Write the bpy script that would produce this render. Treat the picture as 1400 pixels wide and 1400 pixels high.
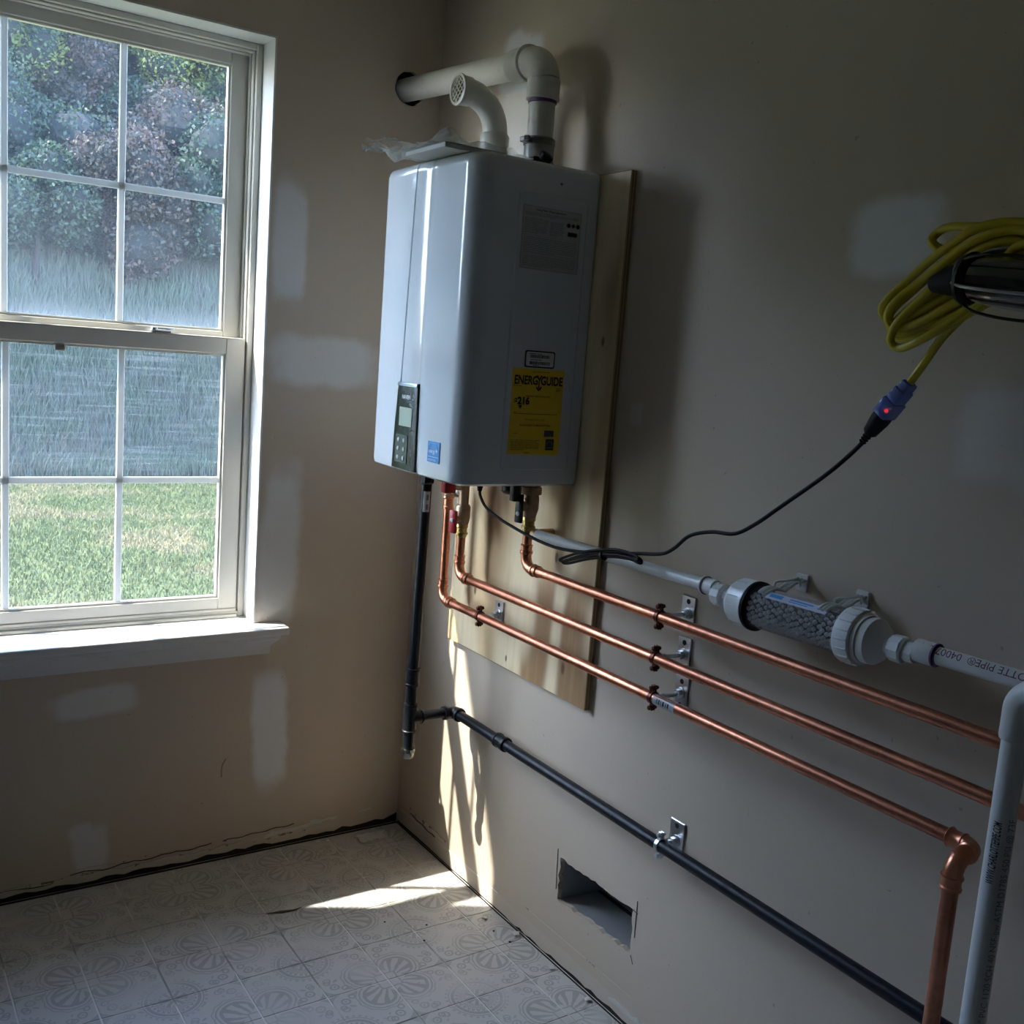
import bpy, bmesh, math, random
import numpy as np
from mathutils import Vector, Matrix
random.seed(7)
RNG = np.random.default_rng(7)
for o in list(bpy.data.objects): bpy.data.objects.remove(o)
S = bpy.context.scene
COL = S.collection
PI = math.pi

# ------------------------------------------------------------------ camera, exposure, sky, sun
cam_d = bpy.data.cameras.new('camera'); cam = bpy.data.objects.new('camera', cam_d); COL.objects.link(cam)
cam_d.sensor_width = 36.0; cam_d.sensor_fit = 'HORIZONTAL'; cam_d.lens = 36.0 * 1400.74 / 1400.0
cam_d.clip_start = 0.02; cam_d.clip_end = 300
yaw, pitch, roll = 0.5949, -0.1485, 0.0754
fw = Vector((math.sin(yaw)*math.cos(pitch), math.cos(yaw)*math.cos(pitch), math.sin(pitch)))
rt = Vector((math.cos(yaw), -math.sin(yaw), 0)); up = rt.cross(fw)
r1 = rt*math.cos(roll) + up*math.sin(roll); u1 = -rt*math.sin(roll) + up*math.cos(roll)
CM = Matrix((r1, u1, -fw)).transposed().to_4x4(); CM.translation = Vector((-1.4502, -2.654, 1.4481))
cam.matrix_world = CM
S.camera = cam
S.view_settings.view_transform = 'Standard'; S.view_settings.look = 'None'
S.view_settings.exposure = 0.0; S.view_settings.gamma = 1.0; S.view_settings.use_curve_mapping = False
EXPOSURE = 1.15
SKY = 40.0
SUN = 8.0
S.view_settings.exposure = EXPOSURE
SUNDIR = Vector((1.0, -0.51, -1.25)).normalized()

W = bpy.data.worlds.new('sky'); S.world = W; W.use_nodes = True
wn = W.node_tree; wn.nodes.clear()
wo = wn.nodes.new('ShaderNodeOutputWorld'); bg = wn.nodes.new('ShaderNodeBackground'); sk = wn.nodes.new('ShaderNodeTexSky')
sk.sky_type = 'HOSEK_WILKIE'; sk.turbidity = 3.5; sk.ground_albedo = 0.3
sk.sun_direction = (-SUNDIR)
bg.inputs[1].default_value = SKY
hz = wn.nodes.new('ShaderNodeHueSaturation'); hz.inputs['Saturation'].default_value = 1.0  # light summer haze
wn.links.new(sk.outputs[0], hz.inputs['Color']); tn = wn.nodes.new('ShaderNodeMix'); tn.data_type = 'RGBA'; tn.blend_type = 'MULTIPLY'; tn.inputs[0].default_value = 1.0; tn.inputs[7].default_value = (1.06, .98, 1.0, 1)
wn.links.new(hz.outputs[0], tn.inputs[6]); wn.links.new(tn.outputs[2], bg.inputs[0]); wn.links.new(bg.outputs[0], wo.inputs[0])
sd = bpy.data.lights.new('sun', 'SUN'); sd.energy = SUN; sd.angle = math.radians(0.6); sd.color = (1.0, 0.94, 0.86)
sun = bpy.data.objects.new('sun', sd); COL.objects.link(sun)
sun.rotation_euler = SUNDIR.to_track_quat('-Z', 'Y').to_euler(); sun.location = (-6, 3, 8)

# ------------------------------------------------------------------ node helpers
class X:
    """a float socket with arithmetic"""
    def __init__(s, nt, so): s.nt = nt; s.so = so
    def _m(s, op, b=None, c=None, clamp=False):
        n = s.nt.nodes.new('ShaderNodeMath'); n.operation = op; n.use_clamp = clamp
        s.nt.links.new(s.so, n.inputs[0])
        for i, v in ((1, b), (2, c)):
            if v is None: continue
            if isinstance(v, X): s.nt.links.new(v.so, n.inputs[i])
            else: n.inputs[i].default_value = v
        return X(s.nt, n.outputs[0])
    def __add__(s, b): return s._m('ADD', b)
    __radd__ = __add__
    def __sub__(s, b): return s._m('SUBTRACT', b)
    def __rsub__(s, b): return (s*-1.0) + b
    def __mul__(s, b): return s._m('MULTIPLY', b)
    __rmul__ = __mul__
    def __truediv__(s, b): return s._m('DIVIDE', b)
    def abs(s): return s._m('ABSOLUTE')
    def mod(s, b): return s._m('FLOORED_MODULO', b)
    def floor(s): return s._m('FLOOR')
    def sqrt(s): return s._m('SQRT')
    def sin(s): return s._m('SINE')
    def atan2(s, b): return s._m('ARCTAN2', b)
    def lt(s, b): return s._m('LESS_THAN', b)
    def gt(s, b): return s._m('GREATER_THAN', b)
    def max(s, b): return s._m('MAXIMUM', b)
    def min(s, b): return s._m('MINIMUM', b)
    def clamp(s): return s._m('ADD', 0.0, clamp=True)
    def ss(s, a, b):
        n = s.nt.nodes.new('ShaderNodeMapRange'); n.interpolation_type = 'SMOOTHSTEP'
        s.nt.links.new(s.so, n.inputs[0])
        n.inputs[1].default_value = a; n.inputs[2].default_value = b; n.inputs[3].default_value = 0; n.inputs[4].default_value = 1
        return X(s.nt, n.outputs[0])

class M:
    def __init__(s, name, color=(.8, .8, .8), rough=.5, metal=0.0, coat=0.0, spec=None):
        m = bpy.data.materials.new(name); m.use_nodes = True; s.m = m; s.nt = m.node_tree
        s.b = s.nt.nodes['Principled BSDF']; s.out = s.nt.nodes['Material Output']
        s.b.inputs['Base Color'].default_value = (*color, 1); s.b.inputs['Roughness'].default_value = rough
        s.b.inputs['Metallic'].default_value = metal; s.b.inputs['Coat Weight'].default_value = coat
        if spec is not None: s.b.inputs['Specular IOR Level'].default_value = spec
        s.color = color; s.cs = None
    def xyz(s, kind='Position'):
        if kind == 'Position':
            g = s.nt.nodes.new('ShaderNodeNewGeometry'); v = g.outputs['Position']
        else:
            g = s.nt.nodes.new('ShaderNodeTexCoord'); v = g.outputs['Object']
        n = s.nt.nodes.new('ShaderNodeSeparateXYZ'); s.nt.links.new(v, n.inputs[0]); s.vec = v
        return X(s.nt, n.outputs[0]), X(s.nt, n.outputs[1]), X(s.nt, n.outputs[2])
    def noise(s, scale=5, detail=3, stretch=(1, 1, 1), kind='Position', rough=.5, dist=0.0):
        if kind == 'Position': v = s.nt.nodes.new('ShaderNodeNewGeometry').outputs['Position']
        else: v = s.nt.nodes.new('ShaderNodeTexCoord').outputs['Object']
        mp = s.nt.nodes.new('ShaderNodeMapping'); mp.inputs['Scale'].default_value = stretch
        s.nt.links.new(v, mp.inputs[0])
        n = s.nt.nodes.new('ShaderNodeTexNoise'); n.inputs['Scale'].default_value = scale; n.inputs['Detail'].default_value = detail
        n.inputs['Roughness'].default_value = rough; n.inputs['Distortion'].default_value = dist
        s.nt.links.new(mp.outputs[0], n.inputs['Vector'])
        return X(s.nt, n.outputs[0])
    def mix(s, fac, c2, c1=None):
        """base colour = mix(current or c1, c2, fac)"""
        n = s.nt.nodes.new('ShaderNodeMix'); n.data_type = 'RGBA'
        if isinstance(fac, X): s.nt.links.new(fac.so, n.inputs[0])
        else: n.inputs[0].default_value = fac
        cur = s.cs if c1 is None else None
        if cur is not None: s.nt.links.new(cur, n.inputs[6])
        else: n.inputs[6].default_value = (*(c1 or s.color), 1)
        if isinstance(c2, tuple): n.inputs[7].default_value = (*c2, 1)
        else: s.nt.links.new(c2, n.inputs[7])
        s.cs = n.outputs[2]; s.nt.links.new(s.cs, s.b.inputs['Base Color'])
        return s
    def set(s, inp, x): s.nt.links.new(x.so, s.b.inputs[inp]); return s
    def bump(s, x, strength=.3, dist=.002):
        n = s.nt.nodes.new('ShaderNodeBump'); n.inputs['Strength'].default_value = strength; n.inputs['Distance'].default_value = dist
        s.nt.links.new(x.so, n.inputs['Height']); s.nt.links.new(n.outputs[0], s.b.inputs['Normal']); return s

def pat_mask(m, a, b, patches, nz):
    """soft-edged rectangles in wall coordinates a, b, combined by maximum"""
    tot = None
    for (ca, cb, ha, hb, ang, soft, st) in patches:
        da = a - ca; db = b - cb; c, s_ = math.cos(ang), math.sin(ang)
        u = (da*c + db*s_).abs() / ha; v = (db*c - da*s_).abs() / hb
        d = ((u*u*u*u) + (v*v*v*v)).sqrt().sqrt() + (nz - .5)*.55
        k = d.ss(1.0 + soft, 1.0 - soft) if False else (1.0 - d.ss(1.0 - soft, 1.0 + soft))
        k = k * st
        tot = k if tot is None else tot.max(k)
    return tot

# ------------------------------------------------------------------ materials
def simple(name, color, rough=.5, metal=0.0, coat=0.0, spec=None): return M(name, color, rough, metal, coat, spec).m

PAINT = (.57, .475, .365)
def wall_mat(name, axis, patches, lines):
    m = M(name, PAINT, .55)
    x, y, z = m.xyz(); a = y if axis == 'y' else x
    nz = m.noise(14, 4)
    big = m.noise(1.6, 3)
    m.mix((big - .35)*.35, (.45, .40, .35))
    m.mix(pat_mask(m, a, z, patches, nz), (.76, .77, .77))
    sp = m.noise(60, 2).ss(.735, .76) * .5
    m.mix(sp, (.25, .21, .18))
    # darker bare band left by the removed baseboard
    m.mix((1.0 - (z + nz*.02).ss(lines[0], lines[0]+.006)) * .45, (.60, .55, .47))
    m.bump(m.noise(220, 3) + m.noise(35, 2)*.6, .12, .002)
    return m.m
m_wall_r = wall_mat('paint_right_wall', 'y', [
    (-1.56, 1.69, .085, .062, -.1, .25, .85), (-.40, 2.17, .09, .075, .25, .2, .9), (-.40, 2.02, .10, .085, 0, .25, .55),
    (-.96, 1.35, .02, .022, 0, .4, .35), (-1.80, 1.39, .075, .07, 0, .35, .45)], (.055,))
m_wall_b = wall_mat('paint_window_wall', 'x', [
    (-.425, 1.71, .045, .15, 0, .22, .75), (-.31, 1.40, .15, .065, -.02, .25, .7), (-.42, .88, .055, .22, -.03, .3, .8),
    (-.895, .50, .10, .038, .1, .25, .7), (-.425, .36, .050, .17, .05, .25, .95), (-.90, .10, .042, .062, .05, .25, .6), (-.92, .145, .03, .03, .3, .3, .6)], (.042,))
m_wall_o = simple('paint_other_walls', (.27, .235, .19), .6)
m_ceil = simple('ceiling_old_plaster', (.55, .51, .43), .8)
m_gyp = M('gypsum_core', (.62, .60, .56), .9); m_gyp.bump(m_gyp.noise(90, 3), .5, .004); m_gyp = m_gyp.m
m_caulk = M('old_caulk', (.60, .54, .44), .7); m_caulk.bump(m_caulk.noise(120, 3), .5, .003)
m_caulk.mix(m_caulk.noise(45, 4).ss(.56, .66), (.22, .15, .09)); m_caulk = m_caulk.m
m_trim = M('white_trim_paint', (.70, .70, .69), .35); m_trim.bump(m_trim.noise(40, 2), .05, .001); m_trim = m_trim.m
m_vinyl = simple('white_vinyl', (.66, .64, .57), .40)
def thin_vinyl():
    m = M('white_vinyl_grid', (.74, .75, .73), .4); nt = m.nt; tl = nt.nodes.new('ShaderNodeBsdfTranslucent'); tl.inputs[0].default_value = (.74, .75, .74, 1)
    mx = nt.nodes.new('ShaderNodeMixShader'); mx.inputs[0].default_value = .30
    nt.links.new(m.b.outputs[0], mx.inputs[1]); nt.links.new(tl.outputs[0], mx.inputs[2]); nt.links.new(mx.outputs[0], m.out.inputs[0]); return m.m
m_grid = thin_vinyl()
m_vshade = simple('vinyl_weather_strip', (.30, .28, .25), .7)
m_white = simple('white_enamel', (.63, .67, .715), .20, 0, .5)
m_seam = simple('side_screw_dark', (.10, .12, .15), .6)  # even dark grey of the side screw
m_pvc = M('pvc_white', (.70, .71, .70), .32); m_pvc.mix(m_pvc.noise(9, 3).ss(.45, .8)*.25, (.55, .54, .50)); m_pvc = m_pvc.m
m_pvcv = M('pvc_vent', (.72, .70, .64), .28); m_pvcv.mix(m_pvcv.noise(22, 5).ss(.56, .72)*.35, (.45, .38, .28)); m_pvcv = m_pvcv.m
m_primer = simple('purple_primer', (.12, .06, .16), .5)
m_print = simple('black_print', (.015, .015, .018), .6)
m_printr = simple('maroon_print', (.14, .03, .05), .6)
m_paper = simple('label_paper', (.66, .67, .66), .5)
m_rate = simple('rating_label', (.48, .50, .51), .45)
m_ratep = simple('rating_print', (.22, .24, .25), .6)
m_yel = simple('yellow_label', (.85, .56, .02), .45)
m_blue = simple('blue_label', (.05, .30, .68), .4)
m_bluew = simple('label_white_line', (.75, .85, .95), .4)
m_navy = simple('navy_block', (.02, .03, .10), .5)
m_rubber = simple('black_rubber', (.004, .004, .005), .55, 0, 0, .18)
m_blkpl = simple('black_plastic', (.006, .006, .007), .35, 0, 0, .3)
m_zinc = M('zinc_plate', (.62, .64, .66), .32, 1.0); m_zinc.set('Roughness', m_zinc.noise(60, 3)*.4 + .15); m_zinc = m_zinc.m
m_hole = simple('screw_hole_dark', (.01, .01, .01), .8)
m_screw = simple('screw_steel', (.35, .36, .38), .35, 1.0)
m_cuclamp = simple('dark_copper_plated_steel', (.13, .045, .035), .38, .9)
m_brass = M('brass', (.66, .50, .20), .3, 1.0); m_brass.mix(m_brass.noise(40, 3).ss(.4, .7)*.5, (.35, .25, .09)); m_brass = m_brass.m
m_bronze = M('bronze_valve', (.46, .33, .22), .45, .9); m_bronze.mix(m_bronze.noise(50, 3).ss(.4, .7)*.5, (.25, .17, .11)); m_bronze = m_bronze.m
m_red = simple('red_handle', (.42, .015, .025), .35)
m_cord_y = M('yellow_cord', (.62, .50, .02), .38); m_cord_y.mix(m_cord_y.noise(30, 3).ss(.5, .8)*.3, (.40, .31, .02)); m_cord_y = m_cord_y.m
m_booklet = simple('booklet_paper', (.66, .67, .66), .5)
m_dark = simple('duct_dark', (.05, .05, .05), .7)

def copper(name, tarn):
    m = M(name, (.72, .30, .175), .26, 1.0)
    n1 = m.noise(5, 4, dist=.2); n2 = m.noise(55, 5); x, y, z = m.xyz()
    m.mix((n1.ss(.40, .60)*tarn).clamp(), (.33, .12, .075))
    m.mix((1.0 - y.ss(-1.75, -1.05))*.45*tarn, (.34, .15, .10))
    m.mix(n2.ss(.46, .70)*.55*tarn, (.22, .09, .06))
    m.mix(n2.ss(.64, .70)*.25*tarn, (.70, .42, .34))
    m.set('Roughness', (n1*.20 + n2*.16 + .17))
    m.bump(n2, .05, .0006)
    return m.m
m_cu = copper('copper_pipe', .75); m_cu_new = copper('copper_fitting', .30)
m_iron = M('black_iron_pipe', (.005, .007, .011), .34, 0, 0, .28); _n = m_iron.noise(50, 4)
m_iron.mix(_n.ss(.68, .76)*.4, (.10, .11, .13)); m_iron.set('Roughness', _n*.3 + .28); m_iron = m_iron.m
m_ironf = M('malleable_iron_fitting', (.009, .010, .013), .45, 0, 0, .35); m_ironf.bump(m_ironf.noise(150, 3), .3, .002); m_ironf = m_ironf.m
m_capm = simple('plated_cap', (.42, .42, .38), .25, 1.0)

# plywood: pale pine with long vertical cathedral grain
def plywood():
    m = M('plywood_pine', (.88, .72, .46), .5)
    x, y, z = m.xyz()
    warp = m.noise(1.7, 2, (1, 1, .40)); fine = m.noise(60, 3, (1, 1, .05))
    g = ((y*30.0 + warp*30.0 + z*.8).sin()*.5 + .5)
    dark = m.noise(4.2, 2, (1, 1, .30), dist=.8).ss(.50, .66)
    m.mix(g.ss(.25, 1.0)*.65, (.62, .40, .17))
    m.mix((dark*g.ss(.0, .7))*.85, (.28, .14, .055))
    m.mix(fine.ss(.45, .75)*.25, (.62, .43, .22))
    kn = None
    for (ky, kz, s_) in ((-.39, .83, .006), (-.80, .735, .007), (-.56, .69, .004), (-.74, .99, .006), (-.845, 1.5, .005)):
        dy = (y - ky)/s_; dz = (z - kz)/(s_*2.2); k = 1.0 - ((dy*dy + dz*dz).sqrt()).ss(.6, 1.3)
        kn = k if kn is None else kn.max(k)
    m.mix(kn*.85, (.10, .05, .03))
    # ply layers, they run through the thickness so only the cut edges show them
    m.bump(fine, .15, .001)
    return m.m
m_ply = plywood()
def plyedge():
    m = M('plywood_cut_edge', (.46, .32, .17), .7)
    x, y, z = m.xyz()
    m.mix(((x*900.0).sin()*.5 + .5).ss(.3, .7)*.7, (.16, .10, .05)); m.bump(m.noise(200, 3), .4, .002)
    return m.m
m_plye = plyedge()

# printed vinyl tile
TS = .1505; TX0 = -.0895; TY0 = -.7215
def tile_mat():
    m = M('patterned_vinyl_tile', (.56, .535, .495), .42)
    x, y, z = m.xyz()
    qx = (x - TX0)/TS; qy = (y - TY0)/TS
    fx = 1.0 - (qx.mod(2.0) - 1.0).abs(); fy = 1.0 - (qy.mod(2.0) - 1.0).abs()
    wob = (m.noise(30, 2) - .5)*.05
    fx = fx + wob; fy = fy - wob
    def dist(a, b): return (a*a + b*b).sqrt()
    def band(d, r, w): return (d - r).abs().lt(w)
    r = dist(fx, fy); th = fy.atan2(fx)
    # A: four fans round each even corner, with a small square between them
    dA = dist(fx - .27, fy - .27); tA = (fy - .06).atan2(fx - .06)
    lobe = dA.lt(.265)
    ribs = ((tA*15.0).sin()).gt(-.15 + 0.0) * r.gt(.20) * dA.lt(.215)
    A = (lobe * (1.0 - ribs)).max(band(dA, .315, .012)) * (fx + fy).gt(.30)
    A = A.max(band(fx + fy, .33, .022) * dA.gt(.265)*0.0 + band(fx.max(fy), .17, .014)*r.lt(.30))
    # B: round scroll medallion on each odd corner
    gx = 1.0 - fx; gy = 1.0 - fy; r2 = dist(gx, gy); t2 = gy.atan2(gx)
    curl = dist((t2*5.7296*.70).mod(1.0)*.22 - .11, r2 - .25)
    pet = (((t2*8.0).sin())*.07 + .14 - r2).gt(0.0)
    sc = band(curl, .07, .018).max(curl.lt(.022)) * r2.lt(.345)
    B = band(r2, .375, .026).max(band(r2, .435, .009)).max(sc).max((pet - r2.lt(.045)).clamp()*r2.lt(.2))
    # C: four-pointed stars and curls on the remaining corners
    def star(a, b_):
        d = dist(a, b_)
        k = ((a*b_).sqrt() + d*.35).lt(.115) * d.gt(.035)
        c = band(dist(a - .20, b_ - .20), .062, .016).max(dist(a - .20, b_ - .20).lt(.020)).max(band(dist(a - .33, b_ - .12), .045, .013)).max(band(dist(a - .12, b_ - .33), .045, .013))
        return k.max(c * A.lt(.5) * B.lt(.5))
    Cc = star(fx, gy).max(star(gx, fy))
    # D: scalloped edging round the fans, dotted ring round the medallion, leaf pairs in the plain field
    sca = band(dA + ((tA*22.0).sin())*.010, .365, .011) * (fx + fy).gt(.34)
    dots = band(r2, .475, .020) * ((t2*32.0).sin()).gt(.1)
    def leafp(a, b_, ca, cb, k1): return (dist((a - ca) - (b_ - cb)*k1, ((b_ - cb) + (a - ca)*k1)*2.4)).lt(.060)
    lf = leafp(fx, fy, .74, .34, .6).max(leafp(fx, fy, .34, .74, -1.6)).max(leafp(fx, fy, .62, .08, -.3)).max(leafp(fx, fy, .08, .62, 3.0))
    lf = lf.max(band(dist(fx - .86, fy - .38), .05, .012)).max(band(dist(fx - .38, fy - .86), .05, .012))
    Cc = Cc.max(((sca*.8).max(dots*.8).max(lf*.9)) * A.lt(.5) * B.lt(.5))
    wear = m.noise(7, 4).ss(.28, .55)
    fineN = m.noise(180, 2)
    pat = (A.max(B).max(Cc)) * (wear*.8 + .12)
    m.mix((m.noise(2.5, 3) - .3)*.5, (.54, .53, .51))
    m.mix((pat*(fineN*.4 + .75)).clamp()*.85, (.33, .325, .315))
    dirt = m.noise(40, 3).ss(.70, .76)*.5
    m.mix(dirt, (.22, .17, .12))
    m.set('Roughness', m.noise(12, 3)*.25 + .32)
    m.bump(m.noise(150, 3) + pat*.3, .12, .001)
    return m.m
m_tile = tile_mat()
m_grout = M('tile_joint', (.74, .71, .66), .8); m_grout.mix(m_grout.noise(5, 4).ss(.48, .62)*.9, (.26, .24, .21)); m_grout = m_grout.m

# window glass, blue glare haze painted into its colour, with dust on it
def glass(name, dust_haze, bottom=None):
    m = M(name); nt = m.nt
    x, y, z = m.xyz()
    tr = nt.nodes.new('ShaderNodeBsdfTransparent'); gl = nt.nodes.new('ShaderNodeBsdfGlossy'); gl.inputs['Roughness'].default_value = .02
    tr.inputs[0].default_value = (.97, .99, .98, 1)
    fr = nt.nodes.new('ShaderNodeFresnel'); fr.inputs[0].default_value = 1.35
    m1 = nt.nodes.new('ShaderNodeMixShader'); nt.links.new(fr.outputs[0], m1.inputs[0]); nt.links.new(tr.outputs[0], m1.inputs[1]); nt.links.new(gl.outputs[0], m1.inputs[2])
    tl = nt.nodes.new('ShaderNodeBsdfTranslucent'); tl.inputs[0].default_value = (.80, .90, 1.0, 1)
    df = nt.nodes.new('ShaderNodeBsdfDiffuse'); df.inputs[0].default_value = (.72, .84, .95, 1)
    m2 = nt.nodes.new('ShaderNodeMixShader'); nt.links.new(tl.outputs[0], m2.inputs[1]); nt.links.new(df.outputs[0], m2.inputs[2])
    f = m.noise(3.0, 4, (1, 1, .6)).ss(.25, .8)*dust_haze*.6 + dust_haze*.55
    if bottom: f = f + (1.0 - z.ss(bottom[0], bottom[1]))*bottom[2] + (1.0 - z.ss(bottom[0]+.02, bottom[0]+.42))*bottom[3]
    st = m.noise(90, 2, (1, 1, .04)).ss(.66, .74)*dust_haze*.35
    f = (f + st).clamp()
    m3 = nt.nodes.new('ShaderNodeMixShader'); nt.links.new(f.so, m3.inputs[0]); nt.links.new(m1.outputs[0], m3.inputs[1]); nt.links.new(m2.outputs[0], m3.inputs[2])
    nt.links.new(m3.outputs[0], m.out.inputs[0])
    return m.m
m_glass_u = glass('dusty_hazed_upper_pane', .050, (1.46, 1.53, .07, .025))
m_glass_l = glass('dusty_hazed_lower_pane', .008)
def screen_mat():
    m = M('insect_screen', (.26, .28, .31), .5); nt = m.nt
    tr = nt.nodes.new('ShaderNodeBsdfTransparent')
    h = m.noise(6, 3, (.8, 1, 34)).ss(.48, .70)
    tl = nt.nodes.new('ShaderNodeBsdfTranslucent'); tl.inputs[0].default_value = (.30, .32, .35, 1); m0 = nt.nodes.new('ShaderNodeMixShader')
    nt.links.new(m.b.outputs[0], m0.inputs[1]); nt.links.new(tl.outputs[0], m0.inputs[2]); zz = m.xyz()[2]
    mx = nt.nodes.new('ShaderNodeMixShader'); f = h*.20*zz.ss(1.05, 1.10) + .09
    nt.links.new(f.so, mx.inputs[0]); nt.links.new(tr.outputs[0], mx.inputs[1]); nt.links.new(m0.outputs[0], mx.inputs[2])
    nt.links.new(mx.outputs[0], m.out.inputs[0]); return m.m
m_screen = screen_mat()
def clear_plastic(name, col=(.9, .93, .95), a=.22, rough=.08):
    m = M(name, col, rough); nt = m.nt
    tr = nt.nodes.new('ShaderNodeBsdfTransparent'); tr.inputs[0].default_value = (.96, .97, .97, 1)
    lw = nt.nodes.new('ShaderNodeLayerWeight'); lw.inputs[0].default_value = .35
    f = (X(nt, lw.outputs['Facing'])*.6 + a).clamp()
    mx = nt.nodes.new('ShaderNodeMixShader'); nt.links.new(f.so, mx.inputs[0]); nt.links.new(tr.outputs[0], mx.inputs[1]); nt.links.new(m.b.outputs[0], mx.inputs[2])
    nt.links.new(mx.outputs[0], m.out.inputs[0])
    return m.m
m_film = clear_plastic('clear_bag_film', (.85, .87, .86), .14, .10)
m_clear = clear_plastic('clear_tube', (.55, .55, .56), .06, .05)
m_hose = clear_plastic('grey_clear_coupling', (.42, .42, .38), .65, .15)
m_band = simple('dark_band_steel', (.20, .20, .19), .35, 1.0)
m_bluecl = clear_plastic('blue_clear_connector', (.10, .17, .50), .62, .12)
m_media = M('grey_media_balls', (.40, .375, .38), .6); m_media.mix(m_media.noise(120, 2), (.50, .47, .475)); m_media = m_media.m
def led():
    m = M('red_neon', (.8, .02, .02), .4); m.b.inputs['Emission Color'].default_value = (1, .03, .02, 1); m.b.inputs['Emission Strength'].default_value = .9; return m.m
m_led = led()

# ------------------------------------------------------------------ mesh helpers
def finish(me, smooth=True, ang=35):
    if smooth:
        me.polygons.foreach_set('use_smooth', [True]*len(me.polygons))
        me.set_sharp_from_angle(angle=math.radians(ang))
def origin(o):
    p = Vector((0, 0, 0))
    while o is not None: p = p + o.location; o = o.parent
    return p
def obj(name, bm, mat, parent=None, smooth=True, ang=35, loc=None):
    """one mesh object; coordinates in bm are world ones (or local when loc is given for a top-level mesh)"""
    me = bpy.data.meshes.new(name)
    o = bpy.data.objects.new(name, me); COL.objects.link(o)
    if parent is not None:
        o.parent = parent; off = origin(parent)
    elif loc is not None:
        o.location = loc; off = Vector(loc)
    else: off = Vector((0, 0, 0))
    if off.length > 0: bmesh.ops.translate(bm, verts=bm.verts, vec=-off)
    bm.to_mesh(me); bm.free()
    for mm in (mat if isinstance(mat, (list, tuple)) else [mat]): me.materials.append(mm)
    finish(me, smooth, ang)
    return o
def tag(o, label=None, cat=None, group=None, kind=None):
    if label: o['label'] = label
    if cat: o['category'] = cat
    if group: o['group'] = group
    if kind: o['kind'] = kind
    return o
def thing(name, loc, label, cat, group=None):
    o = bpy.data.objects.new(name, None); COL.objects.link(o); o.location = loc; o.empty_display_size = .05
    return tag(o, label, cat, group)
def copy_tree(o, loc, label, rotz=None):
    c = o.copy(); COL.objects.link(c); c.location = loc; c['label'] = label
    for ch in list(o.children):
        d = ch.copy(); COL.objects.link(d); d.parent = c
        for g in list(ch.children):
            e = g.copy(); COL.objects.link(e); e.parent = d
    return c
def nb(): return bmesh.new()
def box(bm, lo, hi, bev=0.0, seg=2):
    lo = Vector(lo); hi = Vector(hi)
    r = bmesh.ops.create_cube(bm, size=1.0)
    vs = r['verts']
    for v in vs: v.co = Vector(((lo[i] + hi[i])/2 + v.co[i]*(hi[i] - lo[i]) for i in range(3)))
    if bev > 0:
        es = list({e for v in vs for e in v.link_edges})
        bmesh.ops.bevel(bm, geom=es, offset=bev, segments=seg, affect='EDGES', profile=.5)
    return bm
def xf(bm, n0, mat):
    bm.verts.ensure_lookup_table()
    vs = bm.verts[n0:]
    bmesh.ops.transform(bm, matrix=mat, verts=vs)
def frame_of(d):
    d = Vector(d).normalized(); a = Vector((0, 0, 1)) if abs(d.z) < .9 else Vector((1, 0, 0))
    u = a.cross(d).normalized(); v = d.cross(u); return u, v
def sweep(bm, pts, rad, n=16, caps=True, closed=False):
    pts = [Vector(p) for p in pts]; N = len(pts)
    if not isinstance(rad, (list, tuple)): rad = [rad]*N
    rings = []; u = None
    for i, p in enumerate(pts):
        if closed: t = (pts[(i+1) % N] - pts[i-1])
        else: t = (pts[min(i+1, N-1)] - pts[max(i-1, 0)])
        t.normalize()
        if u is None: u, v = frame_of(t)
        else:
            u = u - t*u.dot(t)
            if u.length < 1e-6: u, v = frame_of(t)
            u.normalize(); v = t.cross(u)
        rings.append([bm.verts.new(p + (u*math.cos(2*PI*k/n) + v*math.sin(2*PI*k/n))*rad[i]) for k in range(n)])
    M_ = N if closed else N-1
    for i in range(M_):
        a, b = rings[i], rings[(i+1) % N]
        for k in range(n): bm.faces.new((a[k], a[(k+1) % n], b[(k+1) % n], b[k]))
    if caps and not closed:
        bm.faces.new(list(reversed(rings[0]))); bm.faces.new(rings[-1])
    return bm
def lathe(bm, o, d, prof, n=24, caps=True):
    """profile of (t, r) along direction d from o"""
    o = Vector(o); d = Vector(d).normalized(); u, v = frame_of(d); rings = []
    for (t, r) in prof:
        rings.append([bm.verts.new(o + d*t + (u*math.cos(2*PI*k/n) + v*math.sin(2*PI*k/n))*max(r, 1e-5)) for k in range(n)])
    for a, b in zip(rings, rings[1:]):
        for k in range(n): bm.faces.new((a[k], a[(k+1) % n], b[(k+1) % n], b[k]))
    if caps: bm.faces.new(list(reversed(rings[0]))); bm.faces.new(rings[-1])
    return bm
def arc(c, p0, axis, ang, n=8):
    c = Vector(c); p0 = Vector(p0)
    return [c + Matrix.Rotation(ang*i/n, 3, Vector(axis)) @ (p0 - c) for i in range(n+1)]
def catmull(P, k=8, closed=False):
    P = [Vector(p) for p in P]; out = []; N = len(P)
    rng = range(N) if closed else range(N-1)
    for i in rng:
        if closed: a, b, c, d = P[i-1], P[i], P[(i+1) % N], P[(i+2) % N]
        else: a, b, c, d = P[max(i-1, 0)], P[i], P[i+1], P[min(i+2, N-1)]
        for j in range(k):
            t = j/k
            out.append(.5*((2*b) + (c-a)*t + (2*a-5*b+4*c-d)*t*t + (-a+3*b-3*c+d)*t*t*t))
    if not closed: out.append(P[-1])
    return out
def hexnut(bm, o, d, r, h, n=6): return lathe(bm, o, d, [(0, r*.93), (.001, r), (h-.001, r), (h, r*.93)], n)
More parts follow.
